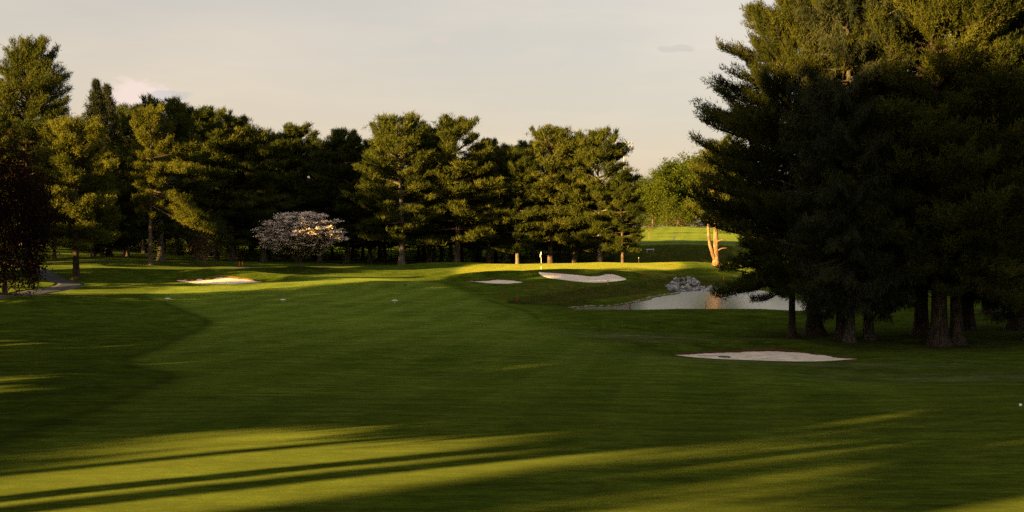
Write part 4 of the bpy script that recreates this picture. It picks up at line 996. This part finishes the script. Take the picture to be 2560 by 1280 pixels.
# small dark sprinkler head / bag
def blob(name, px, D, size, m, lab, cat, h=None):
    x = (px - 1280) / F * D; s = link(name, None, label=lab, cat=cat, loc=(x, D, gz(x, D)))
    h = h or size; a = MB(); a.tube([(0, 0, -.03), (0, 0, h * .7), (0, 0, h * .95), (0, 0, h)], [size * .45, size * .5, size * .4, size * .15], 12)
    link('body', a.mesh('body', M[m], True), parent=s)
    a = MB(); a.tube([(0, 0, h), (0, 0, h * 1.08)], size * .18, 10); link('cap', a.mesh('cap', M[m]), parent=s)
blob('sprinkler_head', 1013, 128, .16, 'black', 'small black sprinkler head up the middle of the fairway', 'sprinkler', .22)
# golf ball
x, D = (2551 - 1280) / F * 33, 33.0
import bmesh
bm = bmesh.new(); bmesh.ops.create_icosphere(bm, subdivisions=3, radius=.043)
me = bpy.data.meshes.new('golf_ball'); bm.to_mesh(me); bm.free(); me.materials.append(M['white'])
for p in me.polygons: p.use_smooth = True
link('golf_ball', me, label='white golf ball lying on the dark turf at the right edge', cat='golf ball', loc=(x, D, gz(x, D) + .045))

# rake lying on the near sand
def rake():
    pl = bunkers['right']; D = 61.5; x = (1811 - 1280) / F * D; z = float(bunker_z(np.array([x]), np.array([D]), pl)[0])
    r = link('bunker_rake', None, label='black bunker rake lying on the near sand', cat='rake', loc=(x, D, z + .07)); r.rotation_euler = (0, 0, math.radians(-35))
    a = MB(); a.box((0, 0, 0), (.66, .07, .06)); link('head', a.mesh('head', M['black']), parent=r)
    for k in range(13):
        a = MB(); a.tube([(-.3 + k * .05, 0, -.03), (-.3 + k * .05, -.01, -.10)], [.009, .005], 5); link('tooth', a.mesh('tooth', M['black']), parent=r)
    a = MB(); a.tube([(0, 0, .03), (-.5, -.45, .05), (-1.05, -.95, .07)], .014, 6); link('handle', a.mesh('handle', M['grey']), parent=r)
rake()

# grey post (bin) on the left lawn, on its little concrete base
def bin_():
    D = 172; x = (230 - 1280) / F * D; s = link('litter_bin', None, label='pale grey litter bin alone on the shaded left lawn', cat='litter bin', loc=(x, D, gz(x, D)))
    a = MB(); a.box((0, 0, .05), (.6, .6, .12)); link('base', a.mesh('base', M['wood']), parent=s)
    a = MB(); a.tube([(0, 0, .11), (0, 0, .3), (0, 0, 1.0)], [.22, .25, .26], 14); link('body', a.mesh('body', M['grey'], True), parent=s)
    a = MB(); a.tube([(0, 0, 1.0), (0, 0, 1.08), (0, 0, 1.14)], [.29, .28, .12], 14); link('lid', a.mesh('lid', M['white']), parent=s)
bin_()
# orange tee marker pair by the path
for px, lab in ((598, 'left one of two short orange posts near the thin path'), (606, 'right one of two short orange posts near the thin path')):
    D = 160; x = (px - 1280) / F * D; s = link('path_post', None, label=lab, cat='post', group='orange posts', loc=(x, D, gz(x, D)))
    a = MB(); a.box((0, 0, .25), (.14, .14, .6)); link('post', a.mesh('post', M['orange']), parent=s)
    a = MB(); a.box((0, 0, .58), (.18, .18, .06)); link('cap', a.mesh('cap', M['orange']), parent=s)
# far lawn: ball washer post, bench, small flag-like post
def washer():
    D = 263; x = (1685 - 1280) / F * D; s = link('ball_washer', None, label='post with two white round cans beside the far pale path', cat='ball washer', loc=(x, D, gz(x, D)))
    a = MB(); a.tube([(0, 0, -.1), (0, 0, 1.5)], .07, 8); link('post', a.mesh('post', M['grey']), parent=s)
    for z in (.95, 1.4):
        a = MB(); a.tube([(0, -.05, z - .14), (0, -.05, z - .08), (0, -.05, z + .08), (0, -.05, z + .14)], [.10, .17, .17, .1], 12); link('can', a.mesh('can', M['white'], True), parent=s)
washer()
def bench():
    D = 222; x = (1625 - 1280) / F * D; s = link('stone_bench', None, label='small pale slab bench in the dark meadow behind the green', cat='bench', loc=(x, D, gz(x, D) + .25)); s.rotation_euler = (0, 0, .25)
    a = MB(); a.box((0, 0, .45), (1.5, .5, .10)); link('seat', a.mesh('seat', M['white']), parent=s)
    for sx in (-.55, .55):
        a = MB(); a.box((sx, 0, .0), (.14, .42, .8)); link('leg', a.mesh('leg', M['grey']), parent=s)
bench()
def post2():
    D = 176; x = (1597 - 1280) / F * D; s = link('distance_post', None, label='thin dark post with a white knob behind the back of the green', cat='post', loc=(x, D, gz(x, D)))
    a = MB(); a.tube([(0, 0, -.1), (0, 0, 1.0)], .035, 8); link('pole', a.mesh('pole', M['black']), parent=s)
    a = MB(); a.tube([(0, 0, 1.0), (0, 0, 1.06), (0, 0, 1.16), (0, 0, 1.22)], [.04, .08, .08, .04], 10); link('knob', a.mesh('knob', M['steel'], True), parent=s)
post2()
# floodlight mast far off behind the pines
def mast():
    D = 300; x = (1560 - 1280) / F * D; zt = CZ + (600 - 356) / F * D; z0 = gz(x, D); h = zt - z0
    s = link('floodlight_mast', None, label='tall stadium floodlight mast rising behind the pines', cat='floodlight', loc=(x, D, z0))
    a = MB(); a.tube([(0, 0, -.5), (0, 0, h - .1)], [.32, .18], 10); link('pole', a.mesh('pole', M['steel']), parent=s)
    for k in range(2):
        a = MB(); a.box((0, -.15, h - .05 - k * .9), (4.6, .16, .16)); link('crossbar', a.mesh('crossbar', M['steel']), parent=s)
        for j in range(6):
            a = MB(); a.tube([(-2.0 + j * .8, -.25, h - .02 - k * .9), (-2.0 + j * .8, -.7, h - .14 - k * .9)], [.12, .24], 12); link('floodlight', a.mesh('floodlight', M['steel'], True), parent=s)
mast()
print('tris', nt_)
